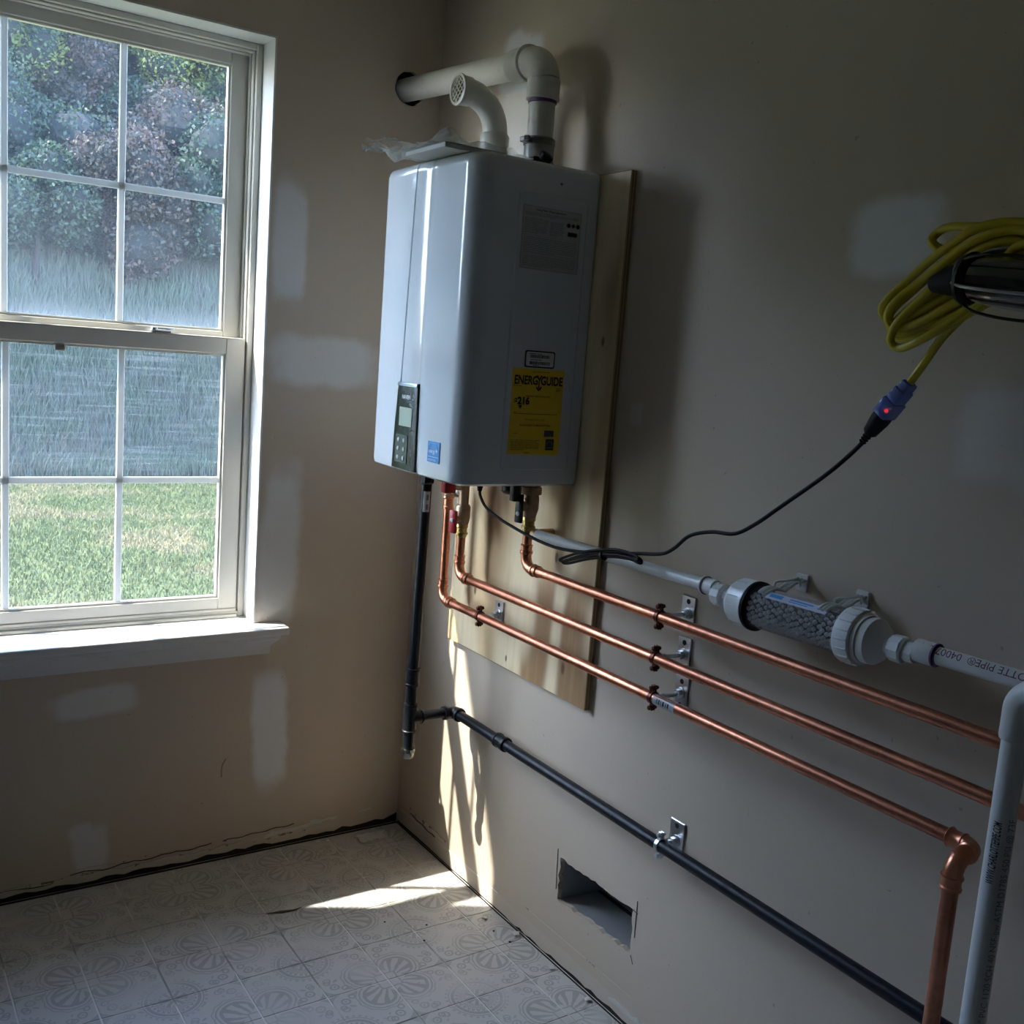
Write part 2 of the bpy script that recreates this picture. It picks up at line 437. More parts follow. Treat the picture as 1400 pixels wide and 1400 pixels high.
def sheet(outer, holes, axis, a0, a1, mapf):
    """flat slab with holes: outlines are 2-D lists, mapf(u, v, depth) -> 3-D"""
    bm = nb(); edges = []
    for loop in [outer] + holes:
        vs = [bm.verts.new((p[0], p[1], 0)) for p in loop]
        for i in range(len(vs)): edges.append(bm.edges.new((vs[i], vs[(i+1) % len(vs)])))
    bmesh.ops.triangle_fill(bm, use_beauty=True, use_dissolve=False, edges=edges, normal=(0, 0, 1))
    fs = list(bm.faces)
    r = bmesh.ops.extrude_face_region(bm, geom=fs)
    nv = [g for g in r['geom'] if isinstance(g, bmesh.types.BMVert)]
    for v in nv: v.co.z = 1.0
    for v in bm.verts: v.co = Vector(mapf(v.co.x, v.co.y, a0 if v.co.z < .5 else a1))
    bmesh.ops.recalc_face_normals(bm, faces=bm.faces)
    return bm
def jag(p, q, n, amp):
    out = []
    for i in range(n):
        t = i/n; x = p[0] + (q[0]-p[0])*t; y = p[1] + (q[1]-p[1])*t
        L = math.hypot(q[0]-p[0], q[1]-p[1]); nx, ny = -(q[1]-p[1])/L, (q[0]-p[0])/L
        a = random.uniform(-amp, amp) if i else 0
        out.append((x + nx*a, y + ny*a))
    return out
FONT = None
def text(name, body, size, o, right, upv, mat, parent, align='LEFT', squeeze=1.0, bold=0.0, cyl=None, space=1.0):
    """flat lettering; cyl=(axis origin, axis dir, radius, angle dir) wraps it on a pipe"""
    cu = bpy.data.curves.new('tmp', 'FONT'); cu.body = body; cu.size = size; cu.align_x = align; cu.offset = bold; cu.space_character = space
    cu.resolution_u = 3
    to = bpy.data.objects.new('tmp', cu); COL.objects.link(to)
    dg = bpy.context.evaluated_depsgraph_get(); me = bpy.data.meshes.new_from_object(to.evaluated_get(dg))
    bpy.data.objects.remove(to); bpy.data.curves.remove(cu)
    bm = nb(); bm.from_mesh(me); bpy.data.meshes.remove(me)
    o = Vector(o); right = Vector(right).normalized(); upv = Vector(upv).normalized()
    if cyl:
        bmesh.ops.triangulate(bm, faces=bm.faces)
        bmesh.ops.subdivide_edges(bm, edges=[e for e in bm.edges if e.calc_length() > size*.25], cuts=2)
        c, ad, rad, outd = cyl; ad = Vector(ad).normalized(); outd = Vector(outd).normalized(); side = ad.cross(outd)
        for v in bm.verts:
            a = -v.co.y/rad
            v.co = Vector(c) + ad*(v.co.x*squeeze) + (outd*math.cos(a) + side*math.sin(a))*(rad + .0004)
    else:
        for v in bm.verts: v.co = o + right*(v.co.x*squeeze) + upv*v.co.y
    return obj(name, bm, mat, parent, smooth=False)

# ------------------------------------------------------------------ room shell
T = .0125  # drywall
RX0, RY0, HC = -3.3, -4.3, 2.44
# floor
fl = nb(); box(fl, (RX0-.2, RY0-.2, -.12), (.14, .16, -.0012))
floor = obj('floor', fl, m_grout); tag(floor, kind='structure')
def tile_mesh(w, h):
    bm = nb(); g = .0017; z0, z1 = -.0018, .0; b = .0006
    lo = (g, g); hi = (w-g, h-g)
    v = [bm.verts.new(p) for p in ((lo[0], lo[1], z0), (hi[0], lo[1], z0), (hi[0], hi[1], z0), (lo[0], hi[1], z0),
         (lo[0]+b, lo[1]+b, z1), (hi[0]-b, lo[1]+b, z1), (hi[0]-b, hi[1]-b, z1), (lo[0]+b, hi[1]-b, z1))]
    for f in ((4, 5, 6, 7), (0, 1, 5, 4), (1, 2, 6, 5), (2, 3, 7, 6), (3, 0, 4, 7)): bm.faces.new([v[i] for i in f])
    me = bpy.data.meshes.new('tile'); bm.to_mesh(me); bm.free(); me.materials.append(m_tile); return me
tm = tile_mesh(TS, TS); cache = {}
ix0, ix1 = -13, 1; iy0, iy1 = -9, 5
for i in range(ix0, ix1):
    for j in range(iy0, iy1):
        x0 = TX0 + i*TS; y0 = TY0 + j*TS
        w = min(TS, .0 - .0035 - x0); h = min(TS, -.010 - y0)
        if w < .01 or h < .01: continue
        if w < TS or h < TS:
            k = (round(w, 3), round(h, 3))
            if k not in cache: cache[k] = tile_mesh(w, h)
            me = cache[k]
        else: me = tm
        o = bpy.data.objects.new('tile', me); COL.objects.link(o); o.parent = floor; o.location = (x0, y0, random.uniform(0, .0004))
rest = nb()
box(rest, (RX0, RY0, -.004), (TX0 + ix0*TS - .002, 0, .0)); box(rest, (TX0 + ix0*TS, RY0, -.004), (0, TY0 + iy0*TS - .002, .0))
tag(obj('floor_far_sheet', rest, m_tile, floor, smooth=False), kind='structure')

# window wall (y = 0 plane, outside at y > 0)
OX0, OX1, OZ0, OZ1 = -1.435, -.481, .672, 2.208
bot = jag((RX0, .012), (-1.25, .012), 8, .002) + jag((-1.25, .014), (-.62, .013), 26, .004) + jag((-.62, .012), (-.02, .016), 22, .006) + [(0, .03)]
outer = bot + [(0, HC), (RX0, HC)]
hole_w = [(OX0, OZ0), (OX1, OZ0), (OX1, OZ1), (OX0, OZ1)]
vc = (-.099, 2.159)
hole_v = [(vc[0] + .044*math.cos(2*PI*k/22)*random.uniform(.94, 1.08), vc[1] + .044*math.sin(2*PI*k/22)*random.uniform(.94, 1.08)) for k in range(22)]
wb = sheet(outer, [hole_w, hole_v], 'y', 0, T, lambda u, v, d: (u, d, v))
wall_back = obj('wall_back', wb, m_wall_b, smooth=False); tag(wall_back, kind='structure')
oh = nb()
for lo, hi in (((RX0-.2, T+.001, -.7), (OX0, .148, HC+.2)), ((OX1, T+.001, -.7), (vc[0]-.05, .148, HC+.2)), ((vc[0]+.05, T+.001, -.7), (.14, .148, HC+.2)),
               ((vc[0]-.05, T+.001, -.7), (vc[0]+.05, .148, vc[1]-.05)), ((vc[0]-.05, T+.001, vc[1]+.05), (vc[0]+.05, .148, HC+.2)),
               ((OX0, T+.001, -.7), (OX1, .148, OZ0)), ((OX0, T+.001, OZ1), (OX1, .148, HC+.2))):
    box(oh, lo, hi)
sealb = nb(); box(sealb, (vc[0]-.05, .030, vc[1]-.05), (vc[0]+.05, .140, vc[1]+.05)); tag(obj('vent_gap_dark_fill', sealb, m_dark, smooth=False), kind='structure')  # added dark block, stops daylight and darkens the gap round the vent
tag(obj('wall_outside', oh, simple('house_siding', (.62, .60, .55), .7), smooth=False), kind='structure')
# right wall (x = 0 plane) with the rough duct opening
outer = [(0.0, .007)] + jag((0, .006), (-.62, .006), 12, .0015)[1:] + jag((-.62, .007), (-1.4, .012), 34, .004) + [(RY0, .012), (RY0, HC), (0, HC)]
HY0, HY1, HZ0, HZ1 = -.832, -1.105, .165, .272
hole_d = jag((HY0, .162), (HY1+.001, .172), 20, .0035) + jag((HY1, .172), (HY1+.004, .275), 7, .003) + jag((HY1+.004, .275), (HY0, .270), 18, .004) + jag((HY0, .270), (HY0, .162), 9, .005)
wr = sheet(outer, [hole_d], 'x', 0, T, lambda u, v, d: (d, u, v))
wall_right = obj('wall_right', wr, m_wall_r, smooth=False); tag(wall_right, kind='structure')
bk = nb()
for lo, hi in (((T+.001, RY0-.2, -.2), (.14, HY1-.01, HC+.2)), ((T+.001, HY0+.01, -.2), (.14, 0.14, HC+.2)), ((T+.001, HY1-.01, -.2), (.14, HY0+.01, .150)), ((T+.001, HY1-.01, .287), (.14, HY0+.01, HC+.2))):
    box(bk, lo, hi)
tag(obj('wall_right_framing', bk, m_dark, smooth=False), kind='structure')
# knife marks round the duct opening
kn = nb()
for a, b in (((-.820, .287), (-.825, .185)), ((-1.1135, .300), (-1.1145, .215)), ((-1.108, .170), (-1.1175, .153)), ((-1.10, .275), (-1.118, .272))):
    A = Vector((-.0008, a[0], a[1])); B = Vector((-.0008, b[0], b[1])); sweep(kn, [A, B], .0009, 6)
obj('knife_cut', kn, m_dark, wall_right, smooth=False)
# other walls and ceiling
lw = nb(); box(lw, (RX0-.12, RY0, 0), (RX0, .0, HC))
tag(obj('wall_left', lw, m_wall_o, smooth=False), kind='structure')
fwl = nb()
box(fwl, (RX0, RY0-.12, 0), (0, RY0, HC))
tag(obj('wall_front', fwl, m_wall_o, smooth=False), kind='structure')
ce = nb(); box(ce, (RX0-.12, RY0-.12, HC), (.0, .0, HC+.1)); tag(obj('ceiling', ce, m_ceil, smooth=False), kind='structure')
rf = nb(); box(rf, (-6, .149, 2.76), (4, .54, 2.95)); box(rf, (-6, RY0-.5, 2.66), (4, .149, 2.95))
tag(obj('roof_eave', rf, m_vinyl, smooth=False), kind='structure')

# torn paper and old caulk along the foot of the walls
def ribbon(name, pts, w0, w1, y, mat, par, axis='x'):
    """irregular thin strip standing a little proud of the wall"""
    bm = nb(); top = []; botm = []
    for (a, z) in pts:
        top.append((a, z + random.uniform(w0, w1))); botm.append((a, z - random.uniform(0, w0)))
    lo = top + list(reversed(botm))
    mp = (lambda u, v, d: (u, -d, v)) if axis == 'x' else (lambda u, v, d: (-d, u, v))
    return obj(name, sheet(lo, [], 'x', 0.0002, y, mp), mat, par, smooth=False)
gb = nb(); box(gb, (RX0, -.0105, -.0013), (0, 0, -.0006)); box(gb, (-.0042, RY0, -.0013), (0, 0, -.0003)); box(gb, (RX0, .003, -.001), (0, .0124, .026)); box(gb, (.003, RY0, -.001), (.0124, 0, .024))
tag(obj('wall_foot_gap_shade', gb, simple('shade_at_wall_foot', (.02, .016, .012), .95), smooth=False), kind='structure')  # dark strips stand in for the shade in the gap under the walls
m_crack = simple('crack_brown', (.07, .045, .025), .9)
def crack(pts, w, y, par, axis='x'): return ribbon('crack', pts, w*.5, w, y, m_crack, par, axis)
n = 60
crack([(-1.5 + i*.022, .0285 + .003*math.sin(i*.8) + random.uniform(-.0015, .0015)) for i in range(24)], .0011, .0036, wall_back)
crack([(-.95 + i*.016, .038 + .0030*math.sin(i*.9) + random.uniform(-.002, .002) + i*.0004) for i in range(24)], .0010, .0036, wall_back)
crack([(-.55 + i*.014, .050 + .002*math.sin(i*1.3) + i*.0006) for i in range(16)], .0008, .0036, wall_back)
crack([(-.085 - i*.011, .062 - i*.0006 + .002*math.sin(i*1.1)) for i in range(15)], .0008, .0028, wall_right, 'y')
ribbon('caulk_strip', [(-1.9 + i*(1.62)/n, .030 + .003*math.sin(i*.9)) for i in range(n+1)], .001, .009, .003, m_caulk, wall_back)
ribbon('caulk_strip', [(-.95 + i*(.72)/40, .048 + .002*math.sin(i*.7)) for i in range(41)], .0006, .003, .0012, m_caulk, wall_back)
ribbon('torn_paper', [(-.43 + i*.022, .033 + .0015*i + .004*(i % 2)) for i in range(9)], .004, .012, .002, m_gyp, wall_back)
ribbon('torn_paper', [(-.29 + i*.012, .05 + .002*(i % 3)) for i in range(8)], .003, .010, .002, m_gyp, wall_back)
ribbon('torn_paper', [(-.13 + i*.010, .056 + .003*(i % 2)) for i in range(5)], .003, .008, .002, m_gyp, wall_back)
ribbon('caulk_strip', [(-.05 - i*.02, .072 - .0006*i + .002*math.sin(i)) for i in range(14)], .003, .008, .002, m_caulk, wall_right, 'y')
ribbon('caulk_strip', [(-.02 - i*.02, .050) for i in range(29)], .0007, .002, .0012, m_trim, wall_right, 'y')
ribbon('torn_paper', [(-1.05 - i*.02, .030 + .002*(i % 3)) for i in range(16)], .002, .010, .003, m_gyp, wall_right, 'y')
ribbon('caulk_strip', [(-.70 - i*.03, .076) for i in range(15)], .0006, .0014, .001, m_caulk, wall_right, 'y')
sf = nb(); sweep(sf, catmull([(-.548, -.0004, .292), (-.556, -.0004, .280), (-.560, -.0004, .262), (-.559, -.0004, .240)], 5), .0022, 6); sf2 = sf
for v_ in sf.verts: v_.co.y = max(v_.co.y, -.0008)
obj('scuff_mark', sf, simple('scuff_grey', (.30, .25, .20), .8), wall_back, False)
# torn flaps of paper and drywall crumbs lying on the floor near the walls
CR = []
def crumb(x, y, s, mat, lab, cat, grp, flat=.4):
    bm = nb(); bmesh.ops.create_icosphere(bm, subdivisions=1, radius=s)
    for v in bm.verts: v.co = Vector((v.co.x*random.uniform(.7, 1.4), v.co.y*random.uniform(.7, 1.4), v.co.z*flat*random.uniform(.7, 1.2)))
    zmin = min(v.co.z for v in bm.verts)
    for v in bm.verts: v.co += Vector((x, y, .0008 - zmin))
    tag(obj('debris_crumb', bm, mat, None, False, loc=(x, y, 0)), lab, cat, grp)
CRW = [(-.275, -.030, .010, 'largest pale drywall crumb by the window wall, left of the torn paper scrap'), (-.245, -.033, .008, 'small pale drywall crumb touching the larger one by the window wall'),
       (-.09, -.045, .011, 'pale drywall crumb in the room corner, right of the torn paper scrap'), (-.075, -.05, .008, 'smaller pale drywall crumb nearest the room corner'), (-.45, -.028, .008, 'lone pale drywall crumb by the window wall, farthest from the corner')]
for (x, y, s, l_) in CRW: crumb(x, y, s, m_gyp, l_, 'crumb', 'drywall crumbs at the window wall')
CRR = [(-.02, -.70, .010, 'pale drywall crumb at the right wall, left of the duct opening'), (-.022, -.86, .009, 'pale drywall crumb at the right wall, below the left end of the duct opening'),
       (-.02, -1.0, .009, 'pale drywall crumb at the right wall, near the bottom edge of the photo'), (-.05, -.60, .008, 'pale drywall crumb on the tiles just in front of the sun patch')]
for (x, y, s, l_) in CRR: crumb(x, y, s, m_gyp, l_, 'crumb', 'drywall crumbs at the right wall')
GRT = [(-.29, -.50, .0028, 'dark grit speck on the tiles just in front of the long sun patch'), (-.20, -.56, .003, 'dark grit speck on the tiles between the sun patch and the duct opening'),
       (-.24, -.62, .0035, 'dark grit speck farthest out on the open tiles'), (-.06, -.66, .003, 'small dark grit speck near the right wall, left of the larger one'), (-.05, -.72, .004, 'largest dark grit speck, near the right wall in front of the duct')]
for (x, y, s, l_) in GRT: crumb(x, y, s, m_hole, l_, 'grit', 'dark grit on the floor tiles')
sl = nb(); sweep(sl, [(-.545, -.335, .003), (-.505, -.345, .004), (-.475, -.35, .0035), (-.452, -.345, .003)], [.0008, .0035, .002, .0005], 8)
tag(obj('wood_sliver', sl, simple('brown_sliver', (.12, .09, .04), .7), None), 'thin brown splinter lying on the floor tiles beside the patch of sun', 'splinter')
fp = nb()
g = [[fp.verts.new((-.165 + i*.014 + .004*math.sin(j), -.045 - j*.012, .0015 + .006*abs(math.sin(i*1.7 + j*1.1)) )) for j in range(5)] for i in range(7)]
for i in range(6):
    for j in range(4): fp.faces.new((g[i][j], g[i+1][j], g[i+1][j+1], g[i][j+1]))
tag(obj('torn_flooring_scrap', fp, m_gyp, None, False), 'torn grey paper scrap curled on the floor close to the room corner', 'scrap')

# ------------------------------------------------------------------ window
win = bpy.data.objects.new('window_1', None); COL.objects.link(win); win.location = (-.958, 0, .675); tag(win, kind='structure')
b = nb()  # painted return
box(b, (OX0-.001, -.0005, OZ1-.004), (OX1+.001, .088, OZ1+.001)); box(b, (OX1-.004, -.0005, OZ0), (OX1+.001, .088, OZ1)); box(b, (OX0-.001, -.0005, OZ0), (OX0+.004, .088, OZ1))
obj('casing_return', b, m_trim, win, False)
def rect_frame(bm, x0, x1, z0, z1, w, y0, y1, bev=.0015, wb_=None, wt=None, ws=None):
    wb_ = wb_ or w; wt = wt or w
    box(bm, (x0, y0, z0), (x0+w, y1, z1), bev, 1); box(bm, (x1-w, y0, z0), (x1, y1, z1), bev, 1)
    box(bm, (x0+w, y0, z0), (x1-w, y1, z0+wb_), bev, 1); box(bm, (x0+w, y0, z1-wt), (x1-w, y1, z1), bev, 1)
FX0, FX1 = OX0+.004, OX1-.004
b = nb()
rect_frame(b, FX0, FX1, OZ0+.003, OZ1-.004, .016, .084, .150)
rect_frame(b, FX0+.016, FX1-.016, OZ0+.019, OZ1-.020, .006, .094, .150)
rect_frame(b, FX0+.022, FX1-.022, OZ0+.025, OZ1-.026, .004, .108, .150)
obj('vinyl_frame', b, m_vinyl, win, False)
SX0, SX1 = FX0+.020, FX1-.020
# upper sash (outer track)
GX = [-1.362, -1.09, -.822, -.556]
def sash(name, z0, z1, gz0, gz1, y0, y1, mz, gmat, par, wt):
    s = nb(); gx0, gx1 = -1.362, -.556
    box(s, (SX0, y0, z0), (gx0, y1, z1), .002, 1); box(s, (gx1, y0, z0), (SX1, y1, z1), .002, 1)
    box(s, (gx0, y0, z0), (gx1, y1, gz0), .002, 1); box(s, (gx0, y0, gz1), (gx1, y1, z1), .002, 1)
    # glazing bead
    yb = (y0 + y1)/2
    rect_frame(s, gx0-.001, gx1+.001, gz0-.001, gz1+.001, .007, yb-.008, yb+.008, .0008)
    so = obj(name, s, m_vinyl, par, False)
    for x in (-1.09, -.822):
        mb = nb(); box(mb, (x-.0085, yb-.005, gz0+.004), (x+.0085, yb+.005, gz1-.004), .002, 1); obj('muntin', mb, m_grid, so, False)
    mb = nb(); box(mb, (gx0+.005, yb-.0045, mz-.0085), (gx1-.005, yb+.0045, mz+.0085), .002, 1); obj('muntin', mb, m_grid, so, False)
    xs = [gx0+.003, -1.09-.0085, -1.09+.0085, -.822-.0085, -.822+.0085, gx1-.003]; zs = [gz0+.003, mz-.0085, mz+.0085, gz1-.003]
    for i in range(3):
        for j in range(2):
            p = nb(); x0, x1 = xs[2*i], xs[2*i+1]; za, zb = zs[2*j], zs[2*j+1]
            vs = [p.verts.new(c) for c in ((x0, yb+.0015, za), (x1, yb+.0015, za), (x1, yb+.0015, zb), (x0, yb+.0015, zb))]; p.faces.new(vs)
            obj('pane', p, gmat, so, False)
    return so
us = sash('upper_sash', 1.405, 2.182, 1.462, 2.148, .122, .146, 1.803, m_glass_u, win, .03)
ls = sash('lower_sash', .698, 1.447, .730, 1.402, .090, .116, 1.060, m_glass_l, win, .045)
b = nb(); box(b, (SX0, .086, .676), (SX1, .118, .699), .002, 1); box(b, (SX0, .074, .674), (SX1, .088, .684), .002, 1); obj('sill_track', b, m_vinyl, win, False)
b = nb(); box(b, (SX1-.001, .092, .69), (SX1+.0022, .094, 1.44)); box(b, (SX0+.01, .0895, 1.443), (SX1-.01, .0905, 1.4445)); obj('weather_strip', b, m_vshade, win, False)
lk = nb(); box(lk, (-.752, .090, 1.447), (-.700, .112, 1.453), .002, 1); lathe(lk, (-.742, .100, 1.452), (0, 0, 1), [(0, .010), (.007, .009), (.008, .004)], 16)
n0 = len(lk.verts); box(lk, (-.742, .094, 1.455), (-.692, .102, 1.460), .002, 1)
obj('sash_lock', lk, m_zinc, ls)
b = nb(); box(b, (-.982, .0885, 1.384), (-.958, .1, 1.400), .002, 1); obj('tilt_latch', b, m_vshade, ls)
b = nb()
vs = [b.verts.new(c) for c in ((-1.37, .149, .70), (-.548, .149, .70), (-.548, .149, 1.40), (-1.37, .149, 1.40))]; b.faces.new(vs)
obj('insect_screen', b, m_screen, win, False)
# stool and apron
st = nb(); box(st, (OX0-.08, -.070, .653), (-.405, .003, .675), .005, 3); box(st, (OX0+.001, .0, .653), (OX1-.001, .086, .6745))
obj('window_stool', st, m_trim, win)
ap = nb(); n0 = 0
prof = [(0.0, .653), (-.052, .653), (-.050, .640), (-.036, .632), (-.026, .616), (-.020, .604), (-.018, .590), (0.0, .588)]
x0, x1 = OX0-.04, -.442
A = [ap.verts.new((x0, p[0], p[1])) for p in prof]; B = [ap.verts.new((x1 + (.018 if 0 < i < 4 else 0), p[0], p[1])) for i, p in enumerate(prof)]
for i in range(len(prof)): j = (i+1) % len(prof); ap.faces.new((A[i], A[j], B[j], B[i]))
ap.faces.new(A); ap.faces.new(list(reversed(B))); bmesh.ops.recalc_face_normals(ap, faces=ap.faces)
obj('window_apron', ap, m_trim, win, True, 25)

# ------------------------------------------------------------------ plywood backer
pl = thing('plywood_board', (-.009, -.578, .662), 'pale plywood backing board screwed flat to the right wall behind the heater', 'board')
b = nb(); box(b, (-.0178, -.891, .664), (-.001, -.264, 1.861), .0006, 1); obj('face_veneer', b, m_ply, pl, False)
b = nb()
for lo, hi in (((-.0174, -.8925, .6625), (-.0012, -.890, 1.862)), ((-.0174, -.2635, .6625), (-.0012, -.262, 1.862)), ((-.0174, -.8925, .6622), (-.0012, -.262, .6645)), ((-.0174, -.8925, 1.860), (-.0012, -.262, 1.8625))): box(b, lo, hi)
obj('cut_edge', b, m_plye, pl, False)

# ------------------------------------------------------------------ water heater
HX0, HX1, HYN, HYF, HZB, HZT = -.342, -.0182, -.794, -.369, 1.169, 1.865
wh = thing('water_heater', (-.18, -.58, HZB), 'white wall-hung tankless water heater mounted on the plywood board', 'water heater')
def hprofile(ins, z):
    """plan outline with rounded front corners, a seam groove and a crease in the front, front slightly bowed"""
    t = (z - 1.37)/(HZT - 1.37)
    sy = -.517 - .023*max(0, t)
    cy = -.606 + .004*max(0, t)
    R = .050
    x0, x1, y0, y1 = HX0+ins, HX1, HYN+ins, HYF-ins
    pts = [(x1, y1)]
    r = max(R-ins, .004); rf_ = max(.022-ins*.5, .003)
    for k in range(9):  # far front corner
        a = PI/2 + (PI/2)*k/8
        pts.append((x0 + rf_ + .006 + rf_*math.cos(a), y1 - rf_ + rf_*math.sin(a)))
    def bow(y): u = (y - (y0+y1)/2)/((y1-y0)/2); return x0 + .006*u*u
    for y in (sy+.06, sy+.02, sy+.0035): pts.append((bow(y), y))
    if ins < .004: pts += [(bow(sy)+.006, sy+.0025), (bow(sy)+.006, sy-.0015), (bow(sy), sy-.003)]
    else: pts += [(bow(sy), sy+.0025), (bow(sy), sy-.0015), (bow(sy), sy-.003)]
    for y in (sy-.03, cy+.004): pts.append((bow(y)+.0006, y))
    pts += [(bow(cy)+.0024, cy), (bow(cy-.006)+.0008, cy-.006), (bow(cy-.03), cy-.03), (bow(y0+r+.05), y0+r+.05), (bow(y0+r)+.0, y0+r)]
    xb = bow(y0+r)
    for k in range(1, 11):
        a = PI + (PI/2)*k/10
        pts.append((xb + r + r*math.cos(a), y0 + r + r*math.sin(a)))
    pts += [(x1-.12, y0), (x1-.012, y0), (x1-.003, y0+.003), (x1, y0+.012)]
    return pts
b = nb(); rings = []
lev = [(.016, HZB-.000), (.008, HZB+.001), (.002, HZB+.005), (0, HZB+.014)] + [(0, z) for z in np.linspace(1.20, 1.84, 12)] + [(.0, HZT-.020), (.0025, HZT-.010), (.007, HZT-.003), (.014, HZT)]
for ins, z in lev: rings.append([b.verts.new((x, y, z)) for x, y in hprofile(ins, z)])
for a, c in zip(rings, rings[1:]):
    for k in range(len(a)): q = (k+1) % len(a); b.faces.new((a[k], a[q], c[q], c[k]))
b.faces.new(list(reversed(rings[0]))); b.faces.new(rings[-1]); bmesh.ops.recalc_face_normals(b, faces=b.faces)
obj('casing', b, m_white, wh, True, 40)
# pressed panel on the near side
b = nb()
def rrect(x0, x1, z0, z1, r, n=6):
    out = []
    for (cx, cz, a0) in ((x1-r, z0+r, -PI/2), (x1-r, z1-r, 0), (x0+r, z1-r, PI/2), (x0+r, z0+r, PI)):
        for k in range(n+1): a = a0 + PI/2*k/n; out.append((cx + r*math.cos(a), cz + r*math.sin(a)))
    return out
def raised(bm, o0, y0, y1, inset):
    (x0, x1, z0, z1, r) = o0
    A = [bm.verts.new((x, y0, z)) for x, z in rrect(x0, x1, z0, z1, r)]
    B = [bm.verts.new((x, y1, z)) for x, z in rrect(x0+inset, x1-inset, z0+inset, z1-inset, max(r-inset, .002))]
    for k in range(len(A)): q = (k+1) % len(A); bm.faces.new((A[k], A[q], B[q], B[k]))
    bm.faces.new(B); bmesh.ops.recalc_face_normals(bm, faces=bm.faces); return bm
raised(b, (-.235, -.050, 1.205, 1.802, .014), HYN+.0005, HYN-.0022, .004)
obj('pressed_side_panel', b, m_white, wh, True, 30)
YL = HYN-.0030
b = nb(); lathe(b, (-.127, HYN-.0002, 1.825), (0, -1, 0), [(0, .003), (.001, .0028), (.0015, .001)], 12); obj('side_screw', b, m_seam, wh)
b = nb(); box(b, (-.23, HYN-.0004, 1.169), (-.05, HYN+.01, 1.1698)); b.free()
# rating label
XA, XB, ZA, ZB = -.223, -.068, 1.639, 1.771
b = nb(); box(b, (XA, YL, ZA), (XB, YL+.0008, ZB)); rl = obj('rating_label', b, m_rate, wh, False)
b = nb()
def lines(bm, x0, x1, z0, z1, n, y, th=.0011, jit=.25, ragged=True):
    for i in range(n):
        z = z1 - (z1-z0)*(i+.5)/n; x = x0
        while x < x1 - .004:
            w = random.uniform(.006, .022) if ragged else x1-x0
            e = min(x1, x + w)
            if ragged and i == n-1 and e > x0 + (x1-x0)*.6: break
            box(bm, (x, y-.00025, z-th/2), (e, y+.0002, z+th/2)); x = e + .0018
lines(b, XA+.006, XB-.010, ZB-.021, ZB-.013, 3, YL)
lines(b, XA+.006, XA+.066, ZB-.058, ZB-.025, 10, YL); lines(b, XA+.072, XB-.045, ZB-.058, ZB-.028, 10, YL)
lines(b, XA+.006, XB-.008, ZA+.034, ZB-.064, 9, YL); lines(b, XA+.006, XB-.008, ZA+.006, ZA+.030, 7, YL)
for z in (ZB-.0615, ZA+.0325): box(b, (XA+.003, YL-.0002, z), (XB-.003, YL, z+.0005))
for (xa, xb_, za, zb_) in ((XA+.002, XB-.002, ZB-.0022, ZB-.0016), (XA+.002, XB-.002, ZA+.0016, ZA+.0022), (XA+.0016, XA+.0022, ZA+.002, ZB-.002), (XB-.0022, XB-.0016, ZA+.002, ZB-.002)): box(b, (xa, YL-.0002, za), (xb_, YL, zb_))
obj('fine_print', b, m_ratep, rl, False)['kind'] = 'stuff'
b = nb()
for k, x in enumerate((XB-.034, XB-.0215, XB-.009)): lathe(b, (x, YL-.0002, ZB-.030), (0, -1, 0), [(0, .0048), (.0002, .0048)], 4 if k == 1 else 14)
box(b, (XB-.034, YL-.0004, ZB-.052), (XB-.010, YL, ZB-.044))
obj('approval_mark', b, m_print, rl, False)
text('label_heading', 'Rating Plate - Plaque Signaletique', .0062, (XA+.034, YL-.0004, ZB-.0095), (1, 0, 0), (0, 0, 1), m_print, rl, squeeze=.95, bold=.0001)
# serial sticker
b = nb(); raised(b, (-.190, -.110, 1.4315, 1.4685, .005), YL+.001, YL, .0002); ss_ = obj('serial_sticker', b, m_print, wh, False)
b = nb(); raised(b, (-.1868, -.1132, 1.4345, 1.4655, .004), YL+.0002, YL-.0003, .0002); obj('sticker_face', b, m_paper, ss_, False)
b = nb()
for z0, z1 in ((1.4525, 1.4595), (1.4385, 1.4450)):
    x = -.177
    while x < -.124:
        w = random.choice((.0004, .0007, .0012, .0018)); box(b, (x, YL-.0006, z0), (x+w, YL-.0003, z1)); x += w + random.choice((.0005, .0008, .0014))
lines(b, -.181, -.122, 1.4605, 1.4625, 1, YL-.0003, .0013); lines(b, -.175, -.125, 1.4470, 1.4500, 1, YL-.0003, .0013); lines(b, -.168, -.135, 1.4355, 1.4380, 1, YL-.0003, .0011)
obj('barcode', b, m_print, ss_, False)['kind'] = 'stuff'
# yellow energy label
POINT = 90
EA, EB, FA, FB = -.218, -.081, 1.2405, 1.4285
b = nb(); box(b, (EA, YL-.0002, FA), (EB, YL+.0006, FB)); el = obj('energy_label', b, m_yel, wh, False)
YE = YL-.0006
def et(name, s, size, x, z, mat=m_print, al='LEFT', sq=1.0, bold=0.0, sp=1.0): return text(name, s, size, (x, YE, z), (1, 0, 0), (0, 0, 1), mat, el, al, sq, bold, None, sp)
et('heading', 'ENERG', .0265, EA+.004, FB-.0335, sq=.76, bold=.0008); et('heading', 'GUIDE', .0265, EB-.0035, FB-.0335, al='RIGHT', sq=.76, bold=.0008)
b = nb()
cx = (EA+EB)/2 + .0015
for s_ in (-1, 1): sweep(b, [(cx, YE+.0002, FB-.023), (cx+s_*.0062, YE+.0002, FB-.0135)], .0016, 6)
box(b, (cx-.0014, YE, FB-.042), (cx+.0014, YE+.0003, FB-.022))
for s_ in (-1, 1): sweep(b, [(cx, YE+.0002, FB-.046), (cx+s_*.0065, YE+.0002, FB-.0385)], .0017, 6)
obj('arrow_letter', b, m_print, el, False)
